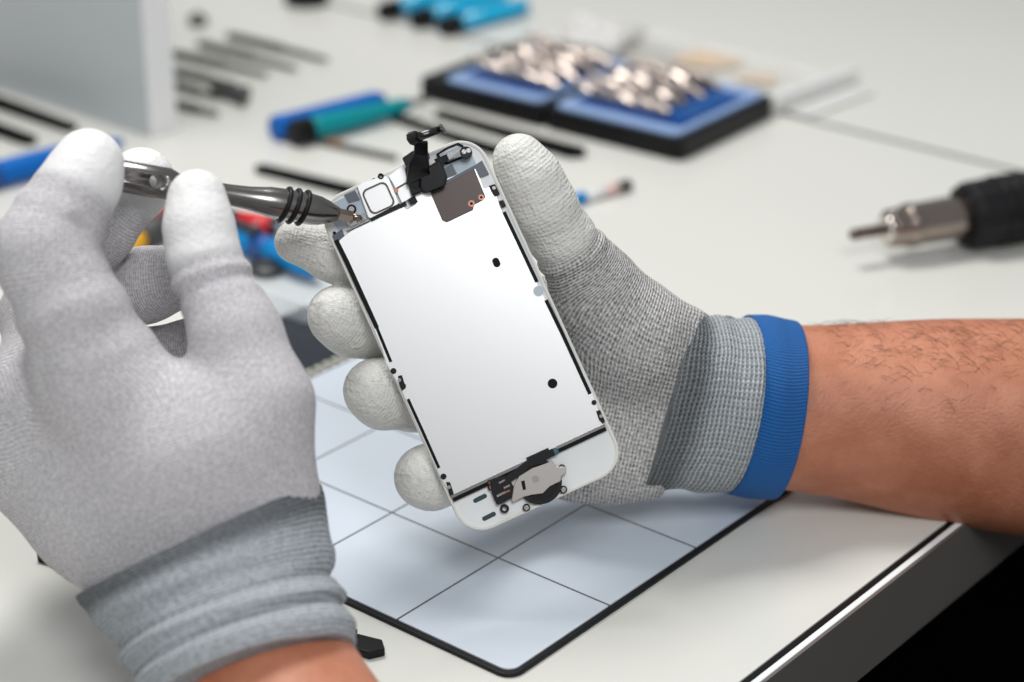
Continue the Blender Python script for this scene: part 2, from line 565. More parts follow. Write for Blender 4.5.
# earpiece speaker
ear = phs((357, 186), (362, 182), (386, 176), (389, 178), (399.5, 203), (397, 207), (371.5, 219.5), (368, 217))
MB().prism(ear, 0.2 * mm, 1.8 * mm).build('earpiece', bright, phone, bevel=0.0002)
ec = ph(378.7, 198.3)
MB().ringprism(rrect(*ec, 8.9 * mm, 8.9 * mm, 2.0 * mm, 6), rrect(*ec, 7.7 * mm, 7.7 * mm, 1.6 * mm, 6), 1.7 * mm, 2.0 * mm).build('earpiece_gasket', brown, phone)
band_along([(371, 220), (400, 205)], 1.1 * mm, 0.2 * mm, 1.9 * mm, 'earpiece_edge', MT['blackrub'])
MB().ringprism(circ(*ph(381, 176.5), 1.0 * mm, 18), circ(*ph(381, 176.5), 0.5 * mm, 18), 0.3 * mm, 1.9 * mm).build('earpiece_hole', strip, phone)
# bracket between earpiece and sensor cable
MB().prism(phs((388, 176), (402, 165.5), (408, 167), (412, 184), (414, 196), (402, 204), (399, 197), (393, 184)), 0.2 * mm, 1.5 * mm).build('bracket', bright, phone, bevel=0.0002)
band_along([(396, 189), (411, 180.5)], 0.6 * mm, 1.4 * mm, 1.75 * mm, 'bracket_groove', brown)
MB().prism(circ(*ph(396.3, 190.5), 0.8 * mm, 14), 1.4 * mm, 2.0 * mm).build('screw', MT['copper'], phone)
for pts in (((399, 205), (405, 201), (407, 205), (401, 208)), ((408, 200), (415, 196), (418, 202), (411, 205))):
    MB().prism(phs(*pts), 0.2 * mm, 1.6 * mm).build('connector_pad', MT['blackrub'], phone, bevel=0.0001)
# silver contact springs next to the screwdriver tip
for pts, z in ((((346, 222), (364, 213), (368, 220), (350, 229)), 1.5), (((349, 224), (357, 219.5), (359, 224), (351, 228)), 2.3),
               (((359, 219), (364, 216), (366, 220), (361, 223)), 2.5)):
    MB().prism(phs(*pts), 0.2 * mm, z * mm).build('contact_spring', MT['chrome'], phone, bevel=0.0003)
band_along([(347, 230), (369, 220)], 0.7 * mm, 0.2 * mm, 1.7 * mm, 'contact_strip', MT['steel'])  # thin steel strip along the contact springs
# front camera and sensor cable folded up and away
flex = M('black_flex', (0.006, 0.0055, 0.006), 0.14, spec=0.7)


def P3(px, py, z):
    """phone-local point at height z (mm) seen at a pixel"""
    a = PH_I @ CAM_LOC
    d = (PH_I @ U(px, py, 0.7)) - a
    t = (z * mm - a.z) / d.z
    return a + d * t


def ribbon(pts, wds, th=0.4 * mm):
    """flat cable through points with the given widths"""
    vs, fs = [], []
    P2 = [P3(*p) for p in pts]
    for i, p in enumerate(P2):
        t = (P2[min(i + 1, len(P2) - 1)] - P2[max(i - 1, 0)]).normalized()
        up = Vector((0, 0, 1))
        s_ = t.cross(up)
        if s_.length < 0.2:
            s_ = Vector((1, 0, 0))
        s_.normalize()
        n = s_.cross(t).normalized()
        for a, b in ((-1, -1), (1, -1), (1, 1), (-1, 1)):
            vs.append(p + s_ * a * wds[i] * mm / 2 + n * b * th)
    for i in range(len(P2) - 1):
        q = i * 4
        for k in range(4):
            fs.append((q + k, q + (k + 1) % 4, q + 4 + (k + 1) % 4, q + 4 + k))
    fs += [(0, 1, 2, 3), (len(vs) - 1, len(vs) - 2, len(vs) - 3, len(vs) - 4)]
    return MB().add(vs, fs)


sf = ribbon([(436, 187, 1.6), (427, 184, 2.6), (418, 178, 5.0), (419, 166, 9.0), (421, 154, 12.0), (421, 141, 14.0)], [4, 6.5, 8.5, 7, 4.6, 4.4], 0.8 * mm)
cable = sf.build('sensor_cable', flex, phone, bevel=0.0003)
mb = MB().tube([P3(414, 138, 14.4), P3(424, 135, 14.6), P3(441, 129, 15)], [1.8 * mm, 1.4 * mm, 1.1 * mm], 14)
mb.tube([P3(441, 129.5, 15), P3(443, 128.4, 15.2)], [1.7 * mm, 1.7 * mm], 14)
mb.build('sensor_head', flex, cable, smooth=True)
mb = MB().tube([P3(411, 139, 14.0), P3(417, 136, 15.6)], [2.3 * mm, 2.0 * mm], 8)
mb.build('connector_block', flex, cable)
mb = MB().prism(phs((403, 160), (413, 153), (428, 150), (431, 160), (424, 166), (408, 171)), 5.5 * mm, 8.0 * mm)
mb.build('flex_fold', flex, cable, bevel=0.0004)
mb = MB().prism(phs((405, 168), (413, 163), (420, 178), (424, 192), (412, 197), (408, 184)), 1.0 * mm, 4.0 * mm)
mb.prism(phs((421, 172), (441, 160), (448, 178), (445, 188), (430, 194), (421, 190)), 1.2 * mm, 5.6 * mm)
mb.build('camera_module', flex, cable, bevel=0.0006)
MB().prism(phs((414, 169), (421, 166), (424, 172), (417, 176)), 3.6 * mm, 6.0 * mm).build('gold_contact', M('dull_gold', (0.45, 0.33, 0.27), 0.3, 0.8), cable, bevel=0.0003)
ribbon([(436, 163, 4), (448, 157, 4.5), (461, 153, 4)], [2.6, 2.0, 2.2], 0.5 * mm).build('microphone_arm', flex, cable)
mp = P3(466, 153, 3.0)
MB().tube([mp - Vector((0, 0, 1.6 * mm)), mp + Vector((0, 0, 1.6 * mm))], 2.1 * mm, 18).build('microphone', flex, cable, smooth=False, bevel=0.0003)
for (px, py) in ((464, 151.5), (468.5, 150.5)):
    p = P3(px, py, 5.0)
    MB().tube([p - Vector((0, 0, 0.8 * mm)), p], 0.75 * mm, 12).build('microphone_port', MT['chrome'], cable)
# bottom area: home button
ink = M('slot_ink', (0.02, 0.045, 0.06), 0.4)
for a, b in (((475, 501), (485, 496)), ((484, 519), (494, 514))):
    pa, pb = Vector(ph(*a)), Vector(ph(*b))
    m_ = (pa + pb) / 2
    an = math.atan2(pb.y - pa.y, pb.x - pa.x)
    MB().prism(rrect(m_.x, m_.y, (pb - pa).length + 1.2 * mm, 1.5 * mm, 0.7 * mm, 5, an), 0, 0.12 * mm).build('speaker_slot', ink, phone)
hb = ph(539.5, 482)
home = MB().prism(circ(*hb, 7.4 * mm, 36), 0.0, 1.1 * mm).build('home_button', MT['blackrub'], phone, bevel=0.0002)
MB().ringprism(circ(*hb, 7.3 * mm, 36), circ(*hb, 5.9 * mm, 36), 1.0 * mm, 1.7 * mm).build('button_gasket', flex, home)
pts = phs((514, 484), (519, 476), (532, 468), (545, 463.5), (552, 460), (556, 466), (559, 466.5), (566, 467), (566, 473), (561.5, 476), (560.5, 481), (550, 486), (543, 493), (532, 494.5), (524, 496.5), (513, 502), (511.5, 500))
bracket = MB().prism(pts, 1.5 * mm, 2.3 * mm).build('button_bracket', M('satin_nickel', (0.52, 0.49, 0.46), 0.33, 0.85), home, bevel=0.0002)
MB().prism(circ(*ph(535.5, 478.5), 1.2 * mm, 20), 2.2 * mm, 2.5 * mm).build('rivet', MT['chrome'], home)
MB().prism(phs((521, 481), (524.5, 480), (526, 489), (523, 490)), 2.2 * mm, 2.36 * mm).build('bracket_slot', hole, home)
for (px, py, r, mt_) in ((562, 467.8, 1.1, 'chrome'), (491.5, 487, 1.2, 'copper'), (490, 482.5, 0.9, 'copper'), (563.5, 489.5, 1.2, 'chrome'), (526.5, 507.5, 1.2, 'chrome')):
    MB().prism(circ(*ph(px, py), (r + 0.05) * mm, 18), 0.1 * mm, 1.5 * mm).build('screw_seat', MT['blackrub'], phone)
    MB().prism(circ(*ph(px, py), r * 0.7 * mm, 18), 1.4 * mm, 2.1 * mm).build('screw', MT[mt_], phone, bevel=0.0002)
mb = MB().ringprism(circ(*ph(504.5, 508.5), 1.5 * mm, 20), circ(*ph(504.5, 508.5), 0.75 * mm, 20), 0.1 * mm, 1.5 * mm)
mb.build('cable_eyelet', flex, phone)
mb = MB().prism(phs((489, 480), (494, 478), (505, 476), (510, 480), (514, 487), (514, 497), (504, 502), (497, 505), (492, 494)), 0.2 * mm, 2.2 * mm)
conn = mb.build('ribbon_connector', flex, phone, bevel=0.0003)
for a, b, c_ in (((497, 496), (505, 492), 'chrome'), ((503, 493), (510, 490), 'copper'), ((499, 483), (505, 480), 'chrome'), ((504, 488), (510, 485), 'chrome')):
    pa, pb = ph(*a), ph(*b)
    MB().tube([(pa[0], pa[1], 2.3 * mm), (pb[0], pb[1], 2.3 * mm)], 0.5 * mm, 8).build('contact', MT[c_], conn)
band_along([(504, 482), (515, 474), (527, 464.5), (540, 458.5), (556, 450.5)], 2.4 * mm, 0.9 * mm, 2.0 * mm, 'button_cable', flex)
band_along([(528, 462), (541, 456), (550, 452)], 3.2 * mm, 1.6 * mm, 2.5 * mm, 'button_cable_end', flex)
MB().prism(phs((552, 448), (557, 447), (559, 452), (555, 455)), 1.2 * mm, 2.9 * mm).build('cable_tab', M('blue_tab', (0.05, 0.12, 0.17), 0.3), phone, bevel=0.0003)

# ------------------------------------------------------------------ screwdriver held by the left hand
S0, S1 = U(96, 171.5, 0.655), U(361.5, 218.0, 0.686)
SD = axis_frame(S0, S1, up=CAM_R @ Vector((0, 0, 1)))
sd = empty('precision_screwdriver', SD)
tag(sd, 'dark steel precision screwdriver with three black rings, pinched by the gloved left hand', 'screwdriver')
L = (S1 - S0).length
gun = M('gunmetal', (0.25, 0.235, 0.225), 0.24, 1.0, noise=(0.06, 200))
k = L / 269.5                                   # metres per pixel of the photograph along the tool


def sx(px):
    return (px - 96) / 265.5 * L


prof = [(0, 3.6), (0.6 * mm, 5.0), (sx(165), 5.15), (sx(170), 4.7), (sx(179), 3.4), (sx(184), 3.1), (sx(225), 3.4),
        (sx(245), 3.8), (sx(262), 4.6), (sx(266), 4.9), (sx(280), 5.1), (sx(308), 5.1), (sx(318), 4.7), (sx(328), 3.6), (sx(334), 2.7), (sx(337), 2.3)]
prof = [(x, r if r < 1 else r * mm) for x, r in prof]
body = lathe_x([(x, (r if r < 0.5 else r * mm)) for x, r in prof], 40).build('handle', gun, sd, smooth=True)
# cross bore in the handle: dark recess with a bright far rim
hx = sx(151)
bore = MB()
bore.tube([(hx, 0, -5.3 * mm), (hx, 0, 5.3 * mm)], 2.1 * mm, 24)
bo = bore.build('bore_cutter_tmp', gun, sd)
md = body.modifiers.new('bore', 'BOOLEAN')
md.object = bo
md.operation = 'DIFFERENCE'
bpy.context.view_layer.update()
dg = bpy.context.evaluated_depsgraph_get()
me2 = bpy.data.meshes.new_from_object(body.evaluated_get(dg))
body.modifiers.clear()
body.data = me2
bpy.data.objects.remove(bo)
for px in (282, 291.5, 301):
    mb = MB()
    n1, n2 = 40, 10
    vs, fs = [], []
    for i in range(n1):
        a = 2 * PI * i / n1
        tilt = 0.9 * mm * math.cos(a)
        for j in range(n2):
            b = 2 * PI * j / n2
            r = 5.35 * mm + 0.8 * mm * math.cos(b)
            vs.append((sx(px) + tilt + 0.8 * mm * math.sin(b), r * math.cos(a), r * math.sin(a)))
            fs.append((i * n2 + j, ((i + 1) % n1) * n2 + j, ((i + 1) % n1) * n2 + (j + 1) % n2, i * n2 + (j + 1) % n2))
    mb.add(vs, fs).build('grip_ring', MT['blackrub'], sd, smooth=True)
lathe_x([(sx(334), 2.2 * mm), (sx(351), 1.9 * mm), (sx(352), 1.5 * mm)], 6).build('bit_holder', M('bronze_steel', (0.34, 0.27, 0.23), 0.25, 1.0), sd)
lathe_x([(sx(350), 1.1 * mm), (sx(360), 0.9 * mm), (sx(361.5), 0.7 * mm)], 12).build('bit', M('bronze_steel_dark', (0.25, 0.2, 0.17), 0.25, 1.0), sd, smooth=True)


# ------------------------------------------------------------------ implicit surfaces for hands in gloves
def smin(a, b, k):
    h = np.clip(0.5 + 0.5 * (b - a) / k, 0, 1)
    return b * (1 - h) + a * h - k * h * (1 - h)


def smax(a, b, k):
    return -smin(-a, -b, k)


def surface_nets(F, org, h):
    nx, ny, nz = F.shape
    S = F < 0
    cnt = np.zeros((nx - 1, ny - 1, nz - 1), np.float32)
    acc = np.zeros((nx - 1, ny - 1, nz - 1, 3), np.float32)
    off = [(i, j, k) for i in (0, 1) for j in (0, 1) for k in (0, 1)]

    def sub(A, o):
        return A[o[0]:nx - 1 + o[0], o[1]:ny - 1 + o[1], o[2]:nz - 1 + o[2]]
    for a in off:
        for ax in range(3):
            if a[ax] == 0:
                b = list(a)
                b[ax] = 1
                Fa, Fb = sub(F, a), sub(F, b)
                cr = (Fa < 0) != (Fb < 0)
                den = np.where(cr, Fa - Fb, 1)
                t = np.where(cr, Fa / den, 0)
                for c in range(3):
                    base = float(a[c])
                    acc[..., c] += np.where(cr, base + (t if c == ax else 0), 0)
                cnt += cr
    act = cnt > 0
    idx = -np.ones(cnt.shape, np.int64)
    idx[act] = np.arange(act.sum())
    ii = np.argwhere(act)
    V = org + h * (ii + acc[act] / cnt[act][:, None])
    quads = []
    for ax in range(3):
        u, v = (ax + 1) % 3, (ax + 2) % 3
        lo = [slice(1, -1)] * 3
        A = [slice(1, -1)] * 3
        A[ax] = slice(0, -1)
        B = [slice(1, -1)] * 3
        B[ax] = slice(1, None)
        sa, sb = S[tuple(A)], S[tuple(B)]
        for flag, mask in ((0, sa & ~sb), (1, ~sa & sb)):
            p = np.argwhere(mask)
            p[:, u] += 1
            p[:, v] += 1
            def at(du, dv):
                q = p.copy()
                q[:, u] -= du
                q[:, v] -= dv
                return idx[q[:, 0], q[:, 1], q[:, 2]]
            c = [at(1, 1), at(0, 1), at(0, 0), at(1, 0)]
            if flag:
                c = c[::-1]
            quads.append(np.stack(c, 1))
    Q = np.concatenate(quads)
    Q = Q[(Q >= 0).all(1)]
    return V, Q


class Hand:
    """chains of joints (px, py, depth, radius in mm) blended into one skin"""

    def __init__(s):
        s.fingers = []
        s.palm = []
        s.extra = []
        s.bumps = {}
        s.frame = None

    @staticmethod
    def seg(P, a, b, ra, rb):
        ba = b - a
        L2 = ba @ ba
        t = np.clip(((P - a) @ ba) / L2, 0, 1)
        q = P - a - t[..., None] * ba
        return np.linalg.norm(q, axis=-1) - (ra + (rb - ra) * t), t, q

    def chain_d(s, P, J, k=3.0, bumps=()):
        d = None
        u0 = 0.0
        for (a, ra), (b, rb) in zip(J[:-1], J[1:]):
            di, t, q = s.seg(P, a, b, ra, rb)
            L = np.linalg.norm(b - a)
            if bumps:
                u = u0 + t * L + 0.12 * q[..., 1] + 0.08 * q[..., 0]
                for uc, w_, amp in bumps:
                    di = di - amp * np.exp(-((u - uc) / w_) ** 2)
            u0 += L
            d = di if d is None else smin(d, di, k)
        return d

    def field(s, P):
        d = None
        for J, k in s.palm:
            c = s.chain_d(P, J, 6)
            d = c if d is None else smin(d, c, k)
        palm = d
        out = palm
        for fi, (J, k) in enumerate(s.fingers):
            c = s.chain_d(P, J, 4.0, s.bumps.get(fi, ()))
            out = smin(out, smin(palm, c, k), 1.2)
        for (a, b, r, k, sgn) in s.extra:
            di, t, _ = s.seg(P, a, b, r, r)
            taper = 1.6 * np.abs(2 * t - 1) ** 2 * r * 0.5
            di = di + taper
            out = smin(out, di, k) if sgn > 0 else smax(out, -di, k)
        return out

    def mesh(s, h, clips=()):
        allj = [(p, r) for J, _ in s.palm + s.fingers for p, r in J]
        lo = np.min([p - r for p, r in allj], 0) - 6
        hi = np.max([p + r for p, r in allj], 0) + 6
        n = np.ceil((hi - lo) / h).astype(int)
        gx = [lo[i] + h * np.arange(n[i]) for i in range(3)]
        F = np.empty(tuple(n), np.float32)
        for i0 in range(0, n[0], 16):
            X = np.stack(np.meshgrid(gx[0][i0:i0 + 16], gx[1], gx[2], indexing='ij'), -1).astype(np.float32)
            f = s.field(X)
            for (p, nn) in clips:
                f = smax(f, (X - p) @ nn, 5.0)
            F[i0:i0 + 16] = f
        V, Q = surface_nets(F, lo, h)
        return V, Q

    def attrs(s, V, coats, ustart=0.0):
        """knit coordinates and coated fraction at the vertices"""
        W = np.zeros(len(V))
        Ua = np.zeros(len(V))
        Va = np.zeros(len(V))
        Ca = np.zeros(len(V))
        Zc = np.array([0, 0, 1.0])
        o_, ax_, sd_ = s.frame
        for ci, (J, _) in enumerate(s.palm + s.fingers):
            u0 = 0.0
            ispalm = ci < len(s.palm)
            for (a, ra), (b, rb) in zip(J[:-1], J[1:]):
                di, t, q = s.seg(V, a, b, ra, rb)
                L = np.linalg.norm(b - a)
                ax = (b - a) / L
                tt = ((V - a) @ ax)
                side = np.cross(ax, Zc)
                side /= np.linalg.norm(side) + 1e-9
                up = np.cross(side, ax)
                ang = np.arctan2(q @ side, q @ up)
                wgt = np.exp(-np.clip(di + 2, 0, 60) / 2.5) + 1e-9
                u = u0 + tt
                if ispalm:
                    Ua += wgt * ((V - o_) @ ax_)
                    Va += wgt * ((V - o_) @ sd_)
                    W += wgt
                    u0 += L
                    continue
                up0 = (J[0][0] - o_) @ ax_
                Ua += wgt * (u + up0)
                Va += wgt * ang * (ra + rb) / 2
                c0, c1, _ = coats[ci]
                Ca += wgt * (1 / (1 + np.exp(-(u - c0) / c1)) if c0 is not None else 0)
                W += wgt
                u0 += L
        return Ua / W, Va / W, Ca / W


def J(*pts):
    return [(C(px, py, d), r) for px, py, d, r in pts]


MMW = CAM_M @ Matrix.Scale(0.001, 4)             # millimetres of the camera frame into the world
MM_LOCAL = Matrix.Scale(0.001, 4)


def hand_object(name, hand, h, coats, mat, parent, clips=(), smooth_it=6, ripple=None):
    V, Q = hand.mesh(h, clips)
    U_, V_, C_ = hand.attrs(V, coats)
    if ripple:
        V = ripple(V, U_, V_)
    me = bpy.data.meshes.new(name)
    me.vertices.add(len(V))
    me.vertices.foreach_set('co', V.astype(np.float32).ravel())
    me.loops.add(len(Q) * 4)
    me.loops.foreach_set('vertex_index', Q.astype(np.int32).ravel())
    me.polygons.add(len(Q))
    me.polygons.foreach_set('loop_start', np.arange(0, len(Q) * 4, 4, dtype=np.int32))
    me.update(calc_edges=True)
    me.validate()
    for nm, A in (('knit_u', U_), ('knit_v', V_), ('coat', C_)):
        at = me.attributes.new(nm, 'FLOAT', 'POINT')
        at.data.foreach_set('value', A.astype(np.float32))
    o = finish(name, me, mat, parent, smooth=True)
    sm = o.modifiers.new('relax', 'SMOOTH')
    sm.factor = 0.5
    sm.iterations = smooth_it
    return o


def loft(name, rings, mat, parent, n=96, sub=6, fold=None, knit_scale=1.0, closed=True, thick=0):
    """rings: (centre, a-axis vector, b-axis vector) in mm; catmull-rom between them"""
    R_ = [(np.array(c, float), np.array(a, float), np.array(b, float)) for c, a, b in rings]

    def cr(p0, p1, p2, p3, t):
        return 0.5 * ((2 * p1) + (-p0 + p2) * t + (2 * p0 - 5 * p1 + 4 * p2 - p3) * t * t + (-p0 + 3 * p1 - 3 * p2 + p3) * t ** 3)
    out = []
    m = len(R_)
    for i in range(m - 1):
        for s_ in range(sub):
            t = s_ / sub
            q = [R_[max(i - 1, 0)], R_[i], R_[i + 1], R_[min(i + 2, m - 1)]]
            out.append(tuple(cr(q[0][j], q[1][j], q[2][j], q[3][j], t) for j in range(3)))
    out.append(R_[-1])
    vs, us, vv = [], [], []
    u = 0.0
    th = 2 * PI * np.arange(n) / n
    for i, (c, a, b) in enumerate(out):
        if i:
            u += np.linalg.norm(c - out[i - 1][0])
        s_ = i / (len(out) - 1)
        rad = np.ones(n)
        dc = np.zeros(3)
        if fold:
            rad = rad + fold(s_, th, u)
        P = c + rad[:, None] * (np.cos(th)[:, None] * a + np.sin(th)[:, None] * b)
        vs += list(P)
        us += [u] * n
        vv += list((th - PI) * np.linalg.norm(a))
    fs = []
    for i in range(len(out) - 1):
        for k_ in range(n):
            fs.append((i * n + k_, i * n + (k_ + 1) % n, (i + 1) * n + (k_ + 1) % n, (i + 1) * n + k_))
    if closed:
        fs.append(tuple(range(n))[::-1])
        fs.append(tuple((len(out) - 1) * n + k_ for k_ in range(n)))
    me = bpy.data.meshes.new(name)
    me.from_pydata([tuple(v) for v in vs], [], fs)
    me.update()
    bm = bmesh.new()
    bm.from_mesh(me)
    bmesh.ops.recalc_face_normals(bm, faces=bm.faces)
    bm.to_mesh(me)
    bm.free()
    for nm, A in (('knit_u', us), ('knit_v', vv), ('coat', [0.0] * len(vs))):
        at = me.attributes.new(nm, 'FLOAT', 'POINT')
        at.data.foreach_set('value', np.array(A, np.float32))
    o = finish(name, me, mat, parent, smooth=True)
    if thick:
        md = o.modifiers.new('thick', 'SOLIDIFY')
        md.thickness = thick
        md.offset = 0
    return o


def ring(px, py, d, dx, dy, half_px, depth_mm, tilt=0.0):
    """ring with its long axis along pixel direction (dx, dy), half length in px; short axis along the view, leaned by tilt along the limb"""
    c = C(px, py, d)
    l = math.hypot(dx, dy)
    a = np.array([dx / l, -dy / l, 0]) * half_px * d / FPX
    perp = np.array([-a[1], a[0], 0]) / np.linalg.norm(a)
    b = (np.array([0, 0, 1.0]) * math.cos(tilt) + perp * math.sin(tilt)) * depth_mm
    return (c, a, b)


# skin
def skin_mat():
    m = bpy.data.materials.new('skin')
    m.use_nodes = True
    nt = m.node_tree
    b = nt.nodes['Principled BSDF']
    tc = nt.nodes.new('ShaderNodeTexCoord')
    n = nd(nt, 'ShaderNodeTexNoise')
    n.inputs['Scale'].default_value = 0.045
    n.inputs['Detail'].default_value = 8
    n.inputs['Roughness'].default_value = 0.6
    nt.links.new(tc.outputs['Object'], n.inputs['Vector'])
    mr = nd(nt, 'ShaderNodeMapRange', i_1=0.35, i_2=0.68)
    nt.links.new(n.outputs['Fac'], mr.inputs[0])
    nt.links.new(mix_col(nt, mr.outputs[0], (0.41, 0.14, 0.072), (0.58, 0.24, 0.14)), b.inputs['Base Color'])
    b.inputs['Roughness'].default_value = 0.48
    b.inputs['Subsurface Weight'].default_value = 0.12
    b.inputs['Subsurface Radius'].default_value = (6.0, 2.0, 1.0)
    b.inputs['Subsurface Scale'].default_value = 0.001
    n2 = nd(nt, 'ShaderNodeTexNoise')
    n2.inputs['Scale'].default_value = 0.9
    n2.inputs['Detail'].default_value = 6
    nt.links.new(tc.outputs['Object'], n2.inputs['Vector'])
    bp = nt.nodes.new('ShaderNodeBump')
    bp.inputs['Strength'].default_value = 0.6
    bp.inputs['Distance'].default_value = 0.0006
    nt.links.new(n2.outputs['Fac'], bp.inputs['Height'])
    nt.links.new(bp.outputs[0], b.inputs['Normal'])
    return m


SKIN = skin_mat()

# body: both forearms of the one person, who sits at the right beyond the frame
person = empty('person', MMW)
RIGHT_RINGS = [ring(700, 404, 745, -0.22, -1, 74, 21), ring(740, 406, 750, -0.2, -1, 80, 23), ring(790, 409, 758, -0.14, -1, 85, 24.5),
               ring(850, 412, 763, -0.04, -1, 90, 27), ring(940, 421, 768, 0, -1, 100, 32), ring(1030, 428, 772, 0.02, -1, 109, 36),
               ring(1160, 436, 776, 0.03, -1, 118, 41), ring(1330, 450, 780, 0.05, -1, 122, 44), ring(1400, 456, 782, 0.05, -1, 100, 38), ring(1425, 458, 783, 0.05, -1, 60, 22)]
LEFT_RINGS = [ring(215, 590, 636, 0.92, -0.38, 84, 20, 0.35), ring(250, 655, 624, 0.92, -0.38, 92, 24, 0.35), ring(278, 708, 612, 0.93, -0.36, 97, 26, 0.38),
              ring(330, 800, 588, 0.93, -0.36, 112, 32, 0.4), ring(400, 920, 555, 0.93, -0.36, 135, 38, 0.4), ring(480, 1060, 520, 0.93, -0.36, 150, 40, 0.4),
              ring(510, 1110, 508, 0.93, -0.36, 110, 32, 0.4), ring(520, 1130, 503, 0.93, -0.36, 60, 16, 0.4)]
arm_r = loft('forearm', RIGHT_RINGS, SKIN, person, sub=8)
arm_l = loft('forearm', LEFT_RINGS, SKIN, person, sub=8)
tag(person, 'person in grey knit gloves and a blue wristband holding a phone panel and a screwdriver', 'person')
# slight muscle relief on the forearms
for arm in (arm_r, arm_l):
    for v in arm.data.vertices:
        v.co += v.normal * mnoise.noise(Vector(v.co) * 0.022) * 1.5

# fine dark hairs on the right forearm
hairs = MB()
rng = random.Random(3)
for i in range(520):
    px = rng.uniform(812, 1100)
    f_ = (px - 790) / 240
    top_y = 324 - 2 * f_
    t_ = abs(rng.gauss(0, 0.33))
    if t_ > 0.95:
        continue
    th = math.acos(max(-1, min(1, 1 - t_))) * (1 if rng.random() < 0.8 else -0.5)
    c = C(px, 412 + 12 * f_, 765)
    a_ = (90 + 14 * f_) * 765 / FPX
    b_ = 27 + 7 * f_
    base = np.array([0, math.cos(th) * a_, math.sin(th) * b_])
    nrm = np.array([0, math.cos(th) / a_, math.sin(th) / b_])
    nrm /= np.linalg.norm(nrm)
    tang = np.cross(np.array([1.0, 0, 0]), nrm)
    d_ = np.array([-0.8, 0, 0]) * rng.choice([1, 1, 1, -1]) + tang * rng.uniform(-0.9, 0.5)
    d_ /= np.linalg.norm(d_)
    ln = rng.uniform(3.5, 8.5)
    p0 = c + base - nrm * 0.9
    pts = [p0, p0 + d_ * ln * 0.4 + nrm * ln * 0.22, p0 + d_ * ln * 0.8 + nrm * ln * 0.30 - np.array([0, 0.4, 0]), p0 + d_ * ln * 1.1 + nrm * ln * 0.26 - np.array([0, 1.0, 0])]
    hairs.tube(pts, [0.075, 0.065, 0.045, 0.015], 3, cap=False)
o = hairs.build('arm_hair', M('dark_hair', (0.06, 0.03, 0.02), 0.5), arm_r)
tag(o, kind='stuff')

# ---------------- right glove
KR = knit_material('grey_knit_right', (0.82, 0.80, 0.775), (0.085, 0.085, 0.085), (0.76, 0.75, 0.71), 1.25, 1.5, 0.00042, melange=0.45, coat_rough=0.5)
KRC = knit_material('grey_cuff_knit_right', (0.60, 0.64, 0.66), (0.10, 0.115, 0.125), (0.6, 0.6, 0.6), 1.5, 1.7, 0.0007, melange=0.25, row_contrast=0.9, dark_start=13.0)
KL = knit_material('grey_knit_left', (0.72, 0.69, 0.705), (0.34, 0.33, 0.345), (0.84, 0.83, 0.82), 0.95, 1.2, 0.00025, melange=0.35, row_contrast=0.35)
KLC = knit_material('grey_cuff_knit_left', (0.54, 0.575, 0.61), (0.16, 0.175, 0.19), (0.6, 0.6, 0.6), 1.6, 1.5, 0.0005, melange=0.3, row_contrast=0.45, dark_start=12.0)

hr = Hand()
# palm: metacarpal rays from the wrist to the knuckles behind the phone
hr.palm = [
    (J((696, 350, 744, 12), (605, 330, 742, 15), (540, 320, 742, 14)), 14),
    (J((690, 385, 748, 18), (600, 360, 750, 17), (525, 355, 748, 14)), 14),
    (J((688, 420, 750, 18), (600, 405, 753, 17), (530, 395, 749, 14)), 14),
    (J((682, 440, 748, 17), (605, 440, 748, 17), (545, 428, 745, 14)), 14),
    (J((680, 438, 744, 18), (612, 455, 740, 13), (575, 464, 738, 12)), 14),
    (J((696, 378, 742, 12), (634, 338, 726, 18), (598, 296, 718, 15.5)), 14),
]
hr.fingers = [
    (J((612, 312, 722, 14.5), (588, 274, 714, 12.2), (563, 241, 706, 11.0), (544, 206, 699, 10.5), (531, 179, 696, 9.9), (519, 160, 695, 8.9)), 7),
    (J((540, 318, 742, 12), (460, 290, 732, 11), (390, 268, 718, 10.5), (335, 252, 708, 9.8), (296, 242, 706, 7.4)), 8),
    (J((525, 352, 748, 12), (460, 345, 740, 11), (390, 333, 722, 11), (352, 322, 709, 11.2), (338, 316, 703, 10.4)), 8),
    (J((530, 392, 749, 12), (470, 395, 738, 11), (415, 398, 720, 11), (384, 394, 708, 11.4), (374, 390, 703, 10.4)), 8),
    (J((545, 430, 745, 11), (500, 450, 734, 10), (455, 472, 718, 10), (431, 477, 707, 10.6), (424, 477, 703, 10.0)), 8),
]
hr.frame = (C(700, 404, 745), np.array([-0.97, 0.22, -0.05]), np.array([0.22, 0.97, 0.0]))
hr.bumps = {0: ((28.0, 1.6, 1.3), (31.3, 1.2, -1.2), (24.0, 1.5, 0.5), (19.0, 2.0, -0.5))}
# creases and folds
hr.extra = [
]
person_gloves = []
glove_r = hand_object('glove', hr, 1.05,
                      [(None, 3, 0), (None, 3, 0), (None, 3, 0), (None, 3, 0), (None, 3, 0), (None, 3, 0),
                       (31.5, 0.5, 0), (30, 2.5, 0), (30, 2.5, 0), (24, 2.5, 0), (20, 2.5, 0)],
                      KR, person, clips=[(C(688, 400, 745), np.array([0.97, -0.245, 0.05]) / 1.0)])
tag(glove_r, 'right glove with white coated fingertips behind the phone panel')


def fold_r(s_, th, u):
    r = 0.020 * math.sin(s_ * 15.0 + 0.4) * np.cos(th * 0.5 + 0.3) + 0.014 * math.sin(u * 0.42) * np.sin(th * 2 + 1)
    r = r + 0.006 * np.cos(th * 54) * (1 if s_ > 0.05 else 0)
    if s_ > 0.94:
        r = r - 0.05 * ((s_ - 0.94) / 0.06) ** 2
    if s_ < 0.08:
        r = r - 0.02 * (1 - s_ / 0.08)
    return r


